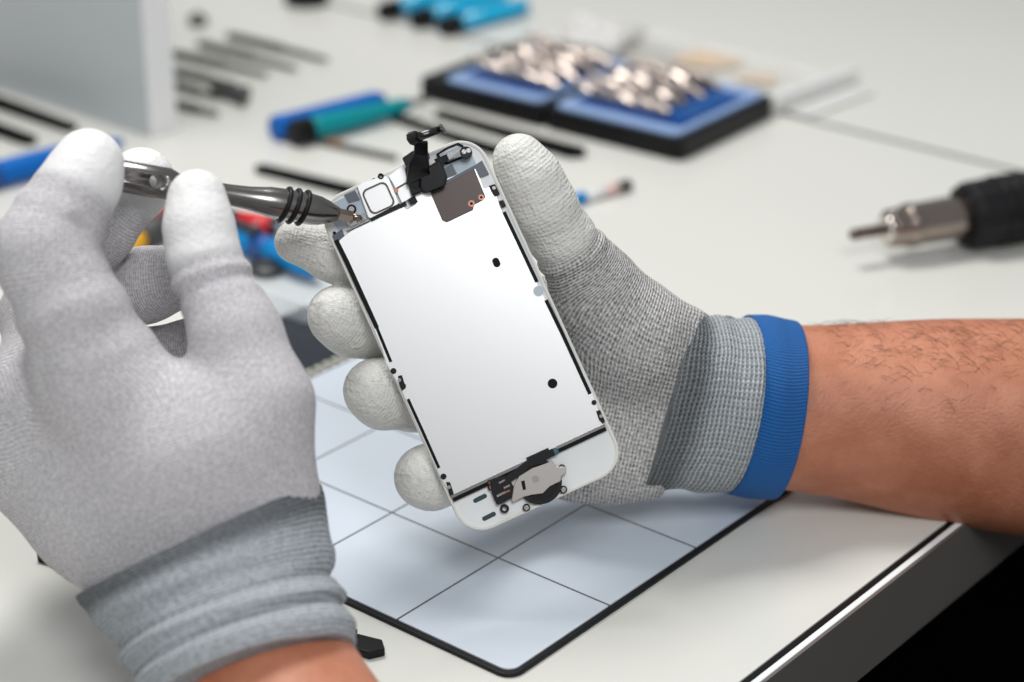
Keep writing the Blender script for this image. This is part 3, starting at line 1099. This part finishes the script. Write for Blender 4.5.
loft('cuff', [ring(661, 399, 741, 0.25, -1, 95, 31, -0.08), ring(680, 401, 743, 0.24, -1, 91, 29, -0.14), ring(700, 403, 745, 0.20, -1, 88, 26.5, -0.18),
              ring(718, 405, 747, 0.17, -1, 88, 27.5, -0.2), ring(739, 406, 749, 0.15, -1, 88.5, 28.3, -0.2)], KRC, glove_r, n=216, sub=10, fold=fold_r)


# wristband
def band_mat():
    m = bpy.data.materials.new('blue_woven_band')
    m.use_nodes = True
    nt = m.node_tree
    b = nt.nodes['Principled BSDF']
    au = nd(nt, 'ShaderNodeAttribute', attribute_name='knit_u').outputs['Fac']
    av = nd(nt, 'ShaderNodeAttribute', attribute_name='knit_v').outputs['Fac']
    s1 = math_n(nt, 'SINE', math_n(nt, 'MULTIPLY', math_n(nt, 'ADD', au, math_n(nt, 'MULTIPLY', av, 0.55)), 2 * PI / 1.5))
    s2 = math_n(nt, 'SINE', math_n(nt, 'MULTIPLY', math_n(nt, 'SUBTRACT', au, math_n(nt, 'MULTIPLY', av, 0.7)), 2 * PI / 1.6))
    h = math_n(nt, 'MULTIPLY', math_n(nt, 'ADD', math_n(nt, 'MULTIPLY', s1, s2), 1.0), 0.5)
    nt.links.new(mix_col(nt, h, (0.0, 0.065, 0.26), (0.001, 0.15, 0.48)), b.inputs['Base Color'])
    b.inputs['Roughness'].default_value = 0.65
    bp = nt.nodes.new('ShaderNodeBump')
    bp.inputs['Strength'].default_value = 1
    bp.inputs['Distance'].default_value = 0.0004
    nt.links.new(h, bp.inputs['Height'])
    nt.links.new(bp.outputs[0], b.inputs['Normal'])
    return m


o = loft('wristband', [ring(737, 404, 751, 0.14, -1, 88, 27.5, -0.2), ring(754, 406, 752.5, 0.14, -1, 90, 27.8, -0.19), ring(768, 408.5, 755, 0.135, -1, 89.5, 27.8, -0.17),
                       ring(783, 410, 757, 0.13, -1, 88, 27.0, -0.16)], band_mat(), person, n=96, sub=6, closed=False, thick=1.6)
tag(o, 'blue woven elastic wristband around the right wrist')

# ---------------- left glove
hl = Hand()
hl.palm = [
    (J((250, 574, 640, 14), (190, 480, 636, 21), (108, 385, 636, 17)), 14),
    (J((225, 582, 640, 19), (140, 490, 646, 20), (55, 395, 652, 16)), 14),
    (J((202, 590, 645, 18), (105, 495, 655, 18), (20, 415, 662, 15)), 14),
    (J((176, 600, 645, 14), (92, 520, 657, 16), (-5, 440, 668, 14)), 14),
    (J((268, 560, 640, 13), (269, 500, 635, 13.5), (258, 410, 632, 16)), 14),
    (J((240, 540, 640, 13), (215, 450, 632, 19), (205, 415, 634, 14)), 12),
]
hl.fingers = [
    (J((262, 400, 632, 14.5), (236, 335, 636, 13.6), (205, 264, 641, 10.9), (199, 228, 643, 10.4), (197.0, 199, 645.5, 9.3)), 7),
    (J((100, 375, 634, 16), (72, 310, 630, 15.5), (44, 252, 630, 15.0), (64, 212, 634, 13.2), (82, 181, 638, 11.5), (89, 163, 640, 10.6)), 14),
    (J((55, 395, 652, 15), (42, 315, 676, 13), (66, 272, 690, 11.5), (100, 233, 684, 10.4), (139, 184, 681, 10.2), (143, 179, 681, 10.0)), 10),
    (J((10, 415, 662, 15), (60, 330, 700, 12), (100, 300, 706, 12), (145, 285, 700, 12.2), (180, 276, 696, 10.8)), 10),
    (J((-15, 440, 668, 14), (60, 380, 706, 12), (130, 362, 714, 11), (192, 350, 708, 10), (204, 348, 706, 9.6)), 10),
]
hl.frame = (C(230, 590, 640), np.array([-0.38, 0.92, 0.0]), np.array([0.92, 0.38, 0.0]))
hl.bumps = {0: ((41.0, 1.5, 1.6), (44.2, 1.1, -1.0), (37.5, 1.6, -0.7), (33.5, 1.5, 0.5), (48.0, 1.2, 0.4)),
            1: ((8, 3.0, 0.8), (15, 3.0, -0.7), (21, 2.5, 0.9), (27, 2.5, -0.8), (33, 2.5, 0.6), (56, 1.8, -1.0), (52, 1.8, 0.8), (60.5, 1.5, 0.5))}
hl.extra = [
    (C(18, 335, 613), C(40, 385, 620), 2.0, 5.0, -1),
    (C(70, 217, 620), C(112, 236, 626), 2.2, 2.5, -1),
]
glove_l = hand_object('glove', hl, 1.3,
                      [(None, 3, 0)] * 6 + [(46.5, 0.8, 0), (62, 0.8, 0), (91, 1.5, 0), (None, 3, 0), (None, 3, 0)],
                      KL, person, clips=[(C(210, 570, 640), np.array([0.42, -0.905, 0.0]))])
tag(glove_l, 'left glove with its back to the viewer, white coated fingertips')


def fold_l(s_, th, u):
    r = np.zeros(len(th))
    for c_, w_, a_, ph_ in ((0.30, 0.06, 0.030, 0.3), (0.47, 0.035, -0.055, 0.0), (0.58, 0.06, 0.06, 0.2), (0.70, 0.03, -0.07, -0.1), (0.80, 0.07, 0.045, 0.1)):
        cc = c_ + 0.05 * np.sin(th + ph_ * 6)
        r = r + a_ * np.exp(-((s_ - cc) / w_) ** 2)
    r = r + 0.004 * np.cos(th * 60)
    if s_ > 0.95:
        r = r - 0.07 * ((s_ - 0.95) / 0.05) ** 2
    if s_ < 0.08:
        r = r - 0.02 * (1 - s_ / 0.08)
    return r


loft('cuff', [ring(199, 540, 639, 0.905, -0.425, 136, 32, 0.08), ring(212, 572, 635, 0.92, -0.39, 125, 30, 0.2), ring(224, 603, 630, 0.93, -0.36, 116, 28, 0.28),
              ring(235, 630, 624, 0.935, -0.35, 111, 28.5, 0.34), ring(244, 655, 619, 0.94, -0.34, 111, 29, 0.38), ring(252, 678, 615, 0.94, -0.34, 110, 29, 0.4)],
     KLC, glove_l, n=240, sub=12, fold=fold_l)
# ================================================================== things lying about on the worktop
def ident(v, rz=0.0):
    return Matrix.Translation(Vector(v)) @ Matrix.Rotation(rz, 4, 'Z')


def lying(name, p0, p1, r, label, cat, group=None):
    """empty at the resting point of a long round thing that lies from p0 to p1, axis r above the table"""
    a, b = T(*p0, r), T(*p1, r)
    o = empty(name, axis_frame(a, b))
    tag(o, label, cat, group)
    return o, (b - a).length


def flat_bar(name, p0, p1, w0, w1, h, mat, label, cat, group=None, round_end=True):
    """thin bar lying on the table, tapering from w0 to w1"""
    a, b = T(*p0), T(*p1)
    L_ = (b - a).length
    mb = MB()
    n = 10
    pts = [(0, -w0 / 2)] + [(L_ * k_ / n, -(w0 + (w1 - w0) * (k_ / n) ** 1.5) / 2) for k_ in range(1, n)]
    pts += [(L_, -w1 / 2), (L_ + w1 * 0.4, 0), (L_, w1 / 2)]
    pts += [(L_ * k_ / n, (w0 + (w1 - w0) * (k_ / n) ** 1.5) / 2) for k_ in range(n - 1, 0, -1)] + [(0, w0 / 2), (-w0 * 0.35, w0 * 0.2), (-w0 * 0.35, -w0 * 0.2)]
    mb.prism(pts, 0, h)
    fr = axis_frame(Vector((a.x, a.y, 0.0002)), Vector((b.x, b.y, 0.0002)))
    o = mb.build(name, mat, None, mw=fr, bevel=min(h, w1) * 0.3)
    return tag(o, label, cat, group)


# upright white side panel of a shelf at the left
PX1, PY0, PY1 = -0.3835, 0.2255, 0.2435
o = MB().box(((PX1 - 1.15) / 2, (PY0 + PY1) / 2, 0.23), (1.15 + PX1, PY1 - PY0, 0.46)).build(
    'upright_panel', M('panel_shaded_white', (0.50, 0.53, 0.54), 0.4), None, bevel=0.0005)  # white panel, its shaded face put into the colour as grey
MB().box((PX1 + 0.0005, (PY0 + PY1) / 2, 0.23), (0.0014, PY1 - PY0 + 0.0004, 0.4602)).build('lit_end_face', M('lit_end_white', (0.84, 0.84, 0.83), 0.35), o)  # thin sheet painting the end face whiter, as if it caught more light
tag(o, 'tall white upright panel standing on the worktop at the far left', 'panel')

# steel probes in a row behind the panel
probe_mat = M('probe_steel', (0.05, 0.049, 0.043), 0.45)
probes = [((227, 35), (329, 60), 'thin grey probe farthest back in the row beyond the white panel'),
          ((198, 43), (298, 69), 'thin grey probe second from the back in the row beyond the white panel'),
          ((172, 53), (269, 75), 'thin grey probe third from the back, half behind the white panel edge'),
          ((172, 70), (238, 85), 'thin grey probe fourth from the back, passing just above the dark clip'),
          ((172, 84), (222, 98), 'thin grey probe whose end touches the small dark clip'),
          ((172, 103), (219, 114), 'short thick grey probe nearest the viewer beside the white panel edge')]
for i, (a, b, lab) in enumerate(probes):
    o, L_ = lying('steel_probe', a, b, 0.0026, lab, 'tool', 'steel probes in a row')
    lathe_x([(0, 0.0016), (0.004, 0.0025), (L_ * 0.55, 0.0026), (L_ * 0.58, 0.0019), (L_ * 0.95, 0.0014), (L_, 0.0006)], 14).build('shaft', probe_mat, o, smooth=True)
    lathe_x([(L_ * 0.08, 0.00262), (L_ * 0.5, 0.00268)], 14).build('grip', M('probe_grip', (0.035, 0.034, 0.03), 0.5), o, smooth=True)
# dark triangular clip
q = T(233, 99)
mb = MB().prism([(-0.016, -0.004), (0.020, -0.007), (0.002, 0.012)], 0, 0.006)
o = mb.build('spring_clip', M('clip_dark', (0.03, 0.03, 0.028), 0.4), None, mw=ident((q.x, q.y, 0.0002), -0.1), bevel=0.0015)
tag(o, 'small dark triangular spring clip at the end of the steel probes', 'clip')
mb = MB().tube([(-0.010, -0.002, 0.003), (-0.024, 0.002, 0.0035)], 0.0018, 10)
mb.build('clip_arm', probe_mat, o, smooth=True)
for (px, py, r, h, lab, nm, mt_) in ((198, 25, 0.0062, 0.007, 'small grey round disc standing behind the steel probes', 'grey_disc', 'greysteel'),
                                     (307, 3, 0.0150, 0.012, 'black round disc at the top edge left of the cyan pens', 'black_disc', 'black')):
    q = T(px, py)
    o = MB().tube([(0, 0, 0), (0, 0, h * 0.35), (0, 0, h * 0.8), (0, 0, h)], [r, r, r * 0.92, r * 0.6], 28).build(nm, MT[mt_], None, smooth=True, mw=ident((q.x, q.y, 0.0002)))
    tag(o, lab, 'disc')
    MB().tube([(0, 0, h), (0, 0, h * 1.2)], [r * 0.3, r * 0.25], 16).build('hub', MT[mt_], o)

SPUD = M('matte_black', (0.004, 0.004, 0.004), 0.7, spec=0.08)
# black spudgers
spud = [((-40, 92), (72, 131), 0.009, 0.006, 'black plastic spudger against the foot of the white panel'),
        ((-50, 115), (31, 144), 0.009, 0.007, 'short black spudger between the white panel and the blue tool at the left edge'),
        ((261, 172), (352, 194), 0.006, 0.007, 'black spudger just above the shaft of the held screwdriver'),
        ((394, 120), (497, 154), 0.005, 0.008, 'black spudger passing behind the top of the phone panel'),
        ((440, 117), (577, 156), 0.006, 0.0105, 'long black spudger between the bit case and the gloved right thumb'),
        ]
for a, b, w0_, w1_, lab in spud:
    flat_bar('spudger', a, b, w0_ * 1.4, w1_ * 1.35, 0.0034, SPUD, lab, 'tool', 'black spudgers lying on the worktop')
o = flat_bar('wooden_probe', (322, 145), (396, 161), 0.0052, 0.004, 0.003, MT['greysteel'], 'grey-brown probe with a brown mark left of the phone camera cable', 'tool')
MB().box((0.009, 0, 0.0032), (0.010, 0.0034, 0.0012)).build('brown_mark', M('brown_paint', (0.35, 0.17, 0.08), 0.6), o)
o = flat_bar('tweezers', (40, 561), (376, 654), 0.0022, 0.0085, 0.0030, MT['black'], 'black tweezers under the gloved left hand, only its two ends showing', 'tool')
o2 = MB().prism([(0.01, -0.0009), (0.125, -0.0036), (0.125, 0.0036), (0.01, 0.0009)], 0.0033, 0.0048).build('upper_arm', MT['black'], o, bevel=0.0003)


# screwdriver-like tools with coloured handles
def handle_tool(name, a, b, r0, r1, mat, capmat, label, cat, group=None, cap=0.010, fluted=True, shaft=None):
    o, L_ = lying(name, a, b, max(r0, r1) + 0.0002, label, cat, group)
    mb = MB()
    n = 30
    pts, rr = [], []
    for k_ in range(15):
        t = k_ / 14
        pts.append((cap + (L_ - cap) * t, 0, 0))
        rr.append((r0 + (r1 - r0) * t) * (1 - 0.25 * max(0, (t - 0.93) / 0.07)))
    mb.tube(pts, rr, n)
    if fluted:
        vs = []
        for i, v in enumerate(mb.v):
            a_ = 2 * PI * (i % n) / n
            s_ = 1 - 0.06 * (math.cos(a_ * 6) > 0.2)
            vs.append((v[0], v[1] * s_, v[2] * s_))
        mb.v = vs
    mb.build('handle', mat, o, smooth=True)
    if cap:
        lathe_x([(0, r0 * 0.8), (0.0012, r0 * 1.02), (cap * 0.95, r0 * 1.05), (cap, r0 * 0.9)], 30).build('end_cap', capmat, o, smooth=True, bevel=0.0002)
    if shaft:
        lathe_x([(L_ - 0.004, 0.0022), (L_ + shaft, 0.0018), (L_ + shaft + 0.003, 0.0009)], 14).build('shaft', MT['greysteel'], o, smooth=True)
    return o, L_


handle_tool('screwdriver', (274, 129), (382, 99), 0.0068, 0.0055, MT['blue'], MT['blue'], 'blue handled screwdriver lying behind the teal one', 'screwdriver', cap=0.008)
handle_tool('screwdriver', (292, 134), (409, 104), 0.0072, 0.0042, MT['teal'], MT['black'], 'teal handled screwdriver with a round black end cap', 'screwdriver', cap=0.012, shaft=0.012)
for a, b, lab in (((382, 12), (478, -16), 'cyan pen with a black cap farthest back at the top edge'),
                  ((414, 20), (506, -6), 'cyan pen with a black cap in the middle of the three'),
                  ((442, 27), (528, 5), 'cyan pen with a black cap nearest the viewer, the clearest of the three')):
    o, L_ = lying('marker_pen', a, b, 0.0062, lab, 'pen', 'cyan pens at the top edge')
    lathe_x([(0.010, 0.0058), (L_ * 0.9, 0.0058), (L_ * 0.97, 0.0045), (L_, 0.0022)], 28).build('barrel', MT['cyan'], o, smooth=True)
    lathe_x([(0, 0.0052), (0.001, 0.0061), (0.013, 0.0061), (0.014, 0.0058)], 28).build('cap', MT['black'], o, smooth=True)
o, L_ = lying('pry_tool', (-60, 189), (122, 142), 0.0070, 'bright blue plastic pry tool behind the gloved left index finger', 'tool')
lathe_x([(0, 0.0068), (0.02, 0.0069), (L_ * 0.45, 0.0069), (L_ * 0.75, 0.0066), (L_ * 0.93, 0.0040), (L_, 0.0016)], 24).build('handle', MT['blue'], o, smooth=True)
lathe_x([(L_ * 0.12, 0.0071), (L_ * 0.30, 0.0071)], 24).build('grip_sleeve', MT['bluedeep'], o, smooth=True)

# white marker with a dark tip beside the thumb
o, L_ = lying('marker_pen', (545, 208), (631, 184), 0.0032, 'slim white marker with a blue label and dark tip right of the thumb', 'pen')
lathe_x([(0, 0.0026), (L_ * 0.85, 0.0028)], 20).build('barrel', MT['white'], o, smooth=True)
lathe_x([(L_ * 0.25, 0.0030), (L_ * 0.45, 0.0031)], 20).build('label_band', MT['bluesky'], o, smooth=True)
lathe_x([(L_ * 0.68, 0.0030), (L_ * 0.83, 0.0030)], 20).build('pink_band', M('pale_pink', (0.66, 0.46, 0.42), 0.5), o, smooth=True)
lathe_x([(L_ * 0.84, 0.0031), (L_ * 0.97, 0.0031), (L_, 0.0018)], 20).build('tip', M('tip_dark', (0.05, 0.05, 0.04), 0.5), o, smooth=True)

# coloured handles behind the left hand
o, L_ = lying('flush_cutter', (150, 196), (318, 272), 0.0072, 'blue and black tool handle running behind the left thumb to a bright blue tip', 'tool')
lathe_x([(0, 0.006), (0.004, 0.0068), (L_ * 0.60, 0.0070), (L_ * 0.66, 0.0060)], 28).build('handle', MT['bluesky'], o, smooth=True)
MB().box((L_ * 0.60, -0.0010, 0.0068), (0.021, 0.007, 0.0018)).build('black_label', MT['navy'], o, bevel=0.0004)
lathe_x([(L_ * 0.66, 0.0062), (L_ * 0.71, 0.0064), (L_ * 0.73, 0.0058)], 28).build('collar', MT['bluedeep'], o, smooth=True)
lathe_x([(L_ * 0.73, 0.0058), (L_ * 0.92, 0.0048), (L_ * 0.98, 0.0036), (L_, 0.001)], 28).build('tip_cover', MT['bluesky'], o, smooth=True)
o, L_ = lying('screwdriver', (128, 211), (280, 228), 0.0074, 'red and black handled screwdriver between the left thumb and the held screwdriver', 'screwdriver')
lathe_x([(0, 0.004), (0.004, 0.0058), (L_ * 0.30, 0.0060)], 26).build('handle', MT['red'], o, smooth=True)
lathe_x([(L_ * 0.30, 0.0061), (L_ * 0.66, 0.0061)], 26).build('handle', MT['red'], o, smooth=True)
lathe_x([(L_ * 0.66, 0.0063), (L_ * 0.73, 0.0063)], 26).build('black_ring', MT['black'], o, smooth=True)
lathe_x([(L_ * 0.73, 0.0060), (L_ * 0.93, 0.0060), (L_ * 0.95, 0.005)], 26).build('handle', MT['red'], o, smooth=True)
lathe_x([(L_ * 0.95, 0.0052), (L_, 0.0050)], 26).build('end_cap', MT['black'], o, smooth=True)
o, L_ = lying('screwdriver', (124, 247), (172, 222), 0.0062, 'yellow tipped dark handle seen between the fingers of the left hand', 'screwdriver')
lathe_x([(0, 0.002), (L_ * 0.08, 0.0052), (L_ * 0.30, 0.0056)], 24).build('end_cap', MT['yellow'], o, smooth=True)
lathe_x([(L_ * 0.30, 0.0062), (L_ * 0.95, 0.0066), (L_, 0.004)], 24).build('handle', M('dark_grey_rubber', (0.045, 0.045, 0.045), 0.5), o, smooth=True)

# clear tray with a round black part
def quad_frame(px, py, rz=0.0):
    q_ = T(px, py)
    return ident((q_.x, q_.y, 0.0002), rz)


clear = M('clear_plastic', (0.90, 0.95, 1.0), 0.08, trans=0.0, alpha=0.30)
o = empty('clear_tray', quad_frame(285, 283, 0.02))
tag(o, 'small clear plastic tray lying between the blue tool handle and the right hand', 'tray')
MB().box((0, 0, 0.0006), (0.085, 0.060, 0.0012)).build('tray_floor', M('clear_blue', (0.60, 0.68, 0.76), 0.1, alpha=0.14), o)
MB().ringprism(rrect(0, 0, 0.087, 0.062, 0.004), rrect(0, 0, 0.0845, 0.0595, 0.003), 0.0, 0.011).build('tray_wall', clear, o)
q = T(267, 273)
o = MB().tube([(0, 0, 0), (0, 0, 0.003), (0, 0, 0.0036)], [0.0085, 0.0085, 0.0075], 28).build('vibration_motor', M('motor_dark', (0.06, 0.06, 0.06), 0.35, 0.5), None, mw=ident((q.x, q.y, 0.0016)))
tag(o, 'dark grey round disc in the clear plastic tray', 'part')
MB().tube([(0, 0, 0.0036), (0, 0, 0.0044)], 0.003, 20).build('hub', MT['greysteel'], o)

# dark display panel with a toothed edge
X0, X1, Y0, Y1 = -0.1555, -0.109, 0.035, 0.113
o = MB().box(((X0 + X1) / 2, (Y0 + Y1) / 2, 0.0012), (X1 - X0, Y1 - Y0, 0.0020)).build('dark_screen_panel', MT['navy'], None, bevel=0.0004)
tag(o, 'dark navy screen panel lying left of the mat behind the left hand', 'phone part')
mb = MB()
for i in range(14):
    mb.box((X1 + 0.0012, Y0 + 0.006 + i * 0.0052, 0.0010), (0.0026, 0.0030, 0.0016))
mb.build('toothed_edge', M('pale_teeth', (0.50, 0.50, 0.44), 0.4), o)

# bit case
BC = ident((-0.3195, 0.371, 0.0002), math.radians(2.2))
case = empty('bit_case', BC)
tag(case, 'open black bit case with light blue trays full of steel bits', 'case')
CL, CW, CH = 0.179, 0.097, 0.0120
MB().prism(rrect(0.0445, CW / 2, 0.089, CW, 0.005), 0, CH).build('case_half', MT['black'], case, bevel=0.001)
MB().prism(rrect(0.1345, CW / 2, 0.089, CW, 0.005), 0, CH).build('case_half', MT['black'], case, bevel=0.001)
for yy in (0.02, 0.080):
    MB().tube([(0.0895, yy - 0.008, CH * 0.75), (0.0895, yy + 0.008, CH * 0.75)], 0.0026, 12).build('hinge', MT['black'], case)
for cx_, ww in ((0.0505, 0.068), (0.1345, 0.081)):
    tr = MB().ringprism(rrect(cx_, CW / 2, ww, CW - 0.006, 0.006, 6), rrect(cx_, CW / 2, ww - 0.009, CW - 0.026, 0.004, 6), CH, CH + 0.0022).build('tray', MT['bluelight'], case, bevel=0.0006)
    MB().box((cx_, CW / 2, CH + 0.0003), (ww - 0.009, CW - 0.026, 0.0006)).build('tray_bed', MT['bluedeep'], tr)
    for k_ in range(4):
        MB().box((cx_, 0.022 + k_ * 0.0170, CH + 0.0010), (ww - 0.018, 0.009, 0.0030)).build('bit_rail', MT['bluedeep'], tr, bevel=0.0004)
    if cx_ > 0.1:
        for k_ in range(7):
            MB().box((cx_ + 0.026, 0.024 + k_ * 0.0075, CH + 0.0040), (0.018, 0.0028, 0.0020)).build('rib', M('rib_blue', (0.02, 0.13, 0.40), 0.35), tr)
    for k_ in range(2):
        MB().tube([(cx_ + ww / 2 - 0.0025, 0.030 + k_ * 0.05, CH + 0.002), (cx_ + ww / 2 - 0.0025, 0.030 + k_ * 0.05, CH + 0.0032)], 0.0020, 16).build('snap_stud', MT['bluelight'], tr)


bit_steel = M('bit_steel', (0.42, 0.36, 0.32), 0.28, 1.0)
proto = None


def make_bit():
    hexa = []
    mb = MB()
    mb.tube([(0, 0, 0), (0, 0, 0.011)], [0.0026, 0.0026], 6)
    root = mb.build('screwdriver_bit', bit_steel, None, bevel=0.0003)
    MB().tube([(0, 0, 0.011), (0, 0, 0.0122), (0, 0, 0.016), (0, 0, 0.019)], [0.0023, 0.0016, 0.0014, 0.0007], 12).build('bit_tip', bit_steel, root, smooth=True)
    return root


rb = random.Random(11)
proto = make_bit()
first = True
for cx_, n_, ww, side in ((0.0610, 9, 0.046, 'left'), (0.1340, 8, 0.046, 'right')):
    for row in range(4):
        for i in range(n_):
            if first:
                b_ = proto
                first = False
            else:
                b_ = proto.copy()
                COL.objects.link(b_)
                for ch in proto.children:
                    c_ = ch.copy()
                    COL.objects.link(c_)
                    c_.parent = b_
            xx = cx_ - ww / 2 + ww * i / (n_ - 1) + rb.uniform(-0.0008, 0.0008)
            yy = 0.022 + row * 0.0170
            b_.matrix_world = BC @ Matrix.Translation((xx, yy, CH + 0.0050)) @ Matrix.Rotation(rb.uniform(-0.1, 0.15), 4, 'X') @ Matrix.Rotation(-1.18 + rb.uniform(-0.12, 0.12), 4, 'Y')
            tag(b_, 'steel bit leaning in %s row of %s case half, %s from its left end' % (('front', 'second', 'third', 'back')[row], side, ('first', 'second', 'third', 'fourth', 'fifth', 'sixth', 'seventh', 'eighth', 'ninth', 'tenth')[i]), 'bit', 'bits in the %s half of the case' % side)

# clutter right of the case: a clear bag with brown contents, a white pad, a clear strip
def pillow(name, px, py, rz, lx, ly, hz, mat, seed):
    mb = MB()
    nx_, ny_ = 36, 26
    for side in (1, -1):
        for i in range(nx_ + 1):
            for j in range(ny_ + 1):
                u_, v_ = i / nx_ * 2 - 1, j / ny_ * 2 - 1
                e = max(0, (1 - u_ ** 4) * (1 - v_ ** 4)) ** 0.6
                nn = mnoise.noise(Vector((u_ * 3 + seed, v_ * 3, seed))) + 0.5 * mnoise.noise(Vector((u_ * 8 + seed, v_ * 8, seed)))
                z = hz * 0.5 + (hz * 0.5 * e * (0.75 + 0.6 * nn)) * side
                mb.v.append((u_ * lx / 2 * (1 + 0.03 * nn), v_ * ly / 2 * (1 + 0.03 * nn), max(z, 0.0001)))
    m_ = (nx_ + 1) * (ny_ + 1)
    for s_ in (0, 1):
        for i in range(nx_):
            for j in range(ny_):
                q_ = [s_ * m_ + i * (ny_ + 1) + j, s_ * m_ + (i + 1) * (ny_ + 1) + j, s_ * m_ + (i + 1) * (ny_ + 1) + j + 1, s_ * m_ + i * (ny_ + 1) + j + 1]
                mb.f.append(tuple(q_ if s_ == 0 else q_[::-1]))
    o_ = mb.build(name, mat, None, smooth=True, mw=quad_frame(px, py, rz))
    return o_


bagm = M('bag_film', (0.85, 0.84, 0.80), 0.12, alpha=0.22)
o = pillow('plastic_bag', 690, 72, -0.05, 0.15, 0.085, 0.010, bagm, 3.0)
tag(o, 'crumpled clear plastic bag lying behind the right end of the bit case', 'bag')
o = MB().box((0, 0, 0.0006), (0.050, 0.032, 0.0012)).build('grey_card', M('card_grey', (0.40, 0.39, 0.36), 0.6), None, mw=ident((T(645, 60).x, T(645, 60).y, 0.003), -0.05), bevel=0.0003)
tag(o, 'grey card inside the clear plastic bag behind the bit case', 'card')
o = MB().prism([(-0.016, -0.014), (0.014, -0.010), (0.022, 0.012), (-0.012, 0.016)], 0, 0.0014).build('kraft_card', M('kraft_brown', (0.66, 0.46, 0.28), 0.7), None, mw=ident((T(703, 66).x, T(703, 66).y, 0.003), 0.1))
tag(o, 'orange-brown card inside the clear plastic bag', 'card')
o = MB().prism([(-0.012, -0.007), (0.012, -0.008), (0.010, 0.008), (-0.010, 0.007)], 0, 0.0014).build('kraft_card', M('kraft_pale', (0.62, 0.47, 0.34), 0.7), None, mw=ident((T(757, 84).x, T(757, 84).y, 0.003), 0.3))
tag(o, 'small pale brown card at the right end of the clear plastic bag', 'card')
o = pillow('white_pad', 594, 50, 0.2, 0.052, 0.048, 0.020, M('pad_white', (0.60, 0.59, 0.57), 0.4), 8.0)
tag(o, 'soft white pad standing up behind the middle of the bit case', 'pad')
o = empty('plastic_strip', axis_frame(T(770, 104, 0.006), T(852, 74, 0.006)))
tag(o, 'clear white plastic strip right of the bit case corner', 'strip')
L_ = (T(852, 74, 0.006) - T(770, 104, 0.006)).length
frost = M('frosted_plastic', (0.80, 0.80, 0.78), 0.25, alpha=0.75)
MB().box((L_ / 2, 0, 0), (L_, 0.012, 0.0115)).build('strip_body', frost, o, bevel=0.003)
MB().box((L_ * 0.5, -0.014, -0.0045), (L_ * 0.8, 0.016, 0.0020)).build('strip_flap', frost, o, bevel=0.0005)

# driver with a knurled black grip at the right
gz = 0.0172
A_ = T(851, 235, 0.016)
B_ = T(1024, 206, gz)
o = empty('bit_driver', axis_frame(A_, B_))
tag(o, 'steel bit driver with a black knurled grip at the right edge', 'screwdriver')
Ld = (B_ - A_).length


def dx(px):
    return (px - 851) / 173 * Ld


dst = M('driver_steel', (0.34, 0.285, 0.25), 0.18, 1.0)
lathe_x([(0, 0.0022), (0.0012, 0.0027), (dx(892), 0.0028)], 24).build('bit_shank', M('driver_dark', (0.22, 0.17, 0.14), 0.3, 1.0), o, smooth=True)
lathe_x([(0.0, 0.0016), (0.0006, 0.0024), (0.0016, 0.00285), (0.0026, 0.0028)], 24).build('black_tip', MT['black'], o, smooth=True)
lathe_x([(dx(886), 0.0075), (dx(888), 0.0090), (dx(903), 0.0093), (dx(905), 0.0104), (dx(912), 0.0106), (dx(913), 0.0100), (dx(975), 0.0108)], 40).build('chuck', dst, o, smooth=True, bevel=0.0003)
lathe_x([(dx(884), 0.0050), (dx(887), 0.0072)], 32).build('chuck_nose', MT['chrome'], o, smooth=True)
mb = MB()
nn = 48
xs = [dx(961), dx(963), dx(968), dx(1000), dx(1060), dx(1140), dx(1150)]
rs_ = [0.0128, 0.0152, 0.0160, 0.0164, 0.0168, 0.0166, 0.0120]
mb.tube([(x_, 0, 0) for x_ in xs], rs_, nn)
mb.v = [(v[0], v[1] * (1 - 0.035 * ((i % 4) > 1)), v[2] * (1 - 0.035 * ((i % 4) > 1))) for i, v in enumerate(mb.v)]
mb.build('grip', MT['blackrub'], o)
for x_ in (992, 1003, 1014):
    lathe_x([(dx(x_), 0.0160), (dx(x_) + 0.001, 0.0170), (dx(x_) + 0.003, 0.0170), (dx(x_) + 0.004, 0.0160)], 48).build('grip_ring', MT['black'], o, smooth=True)
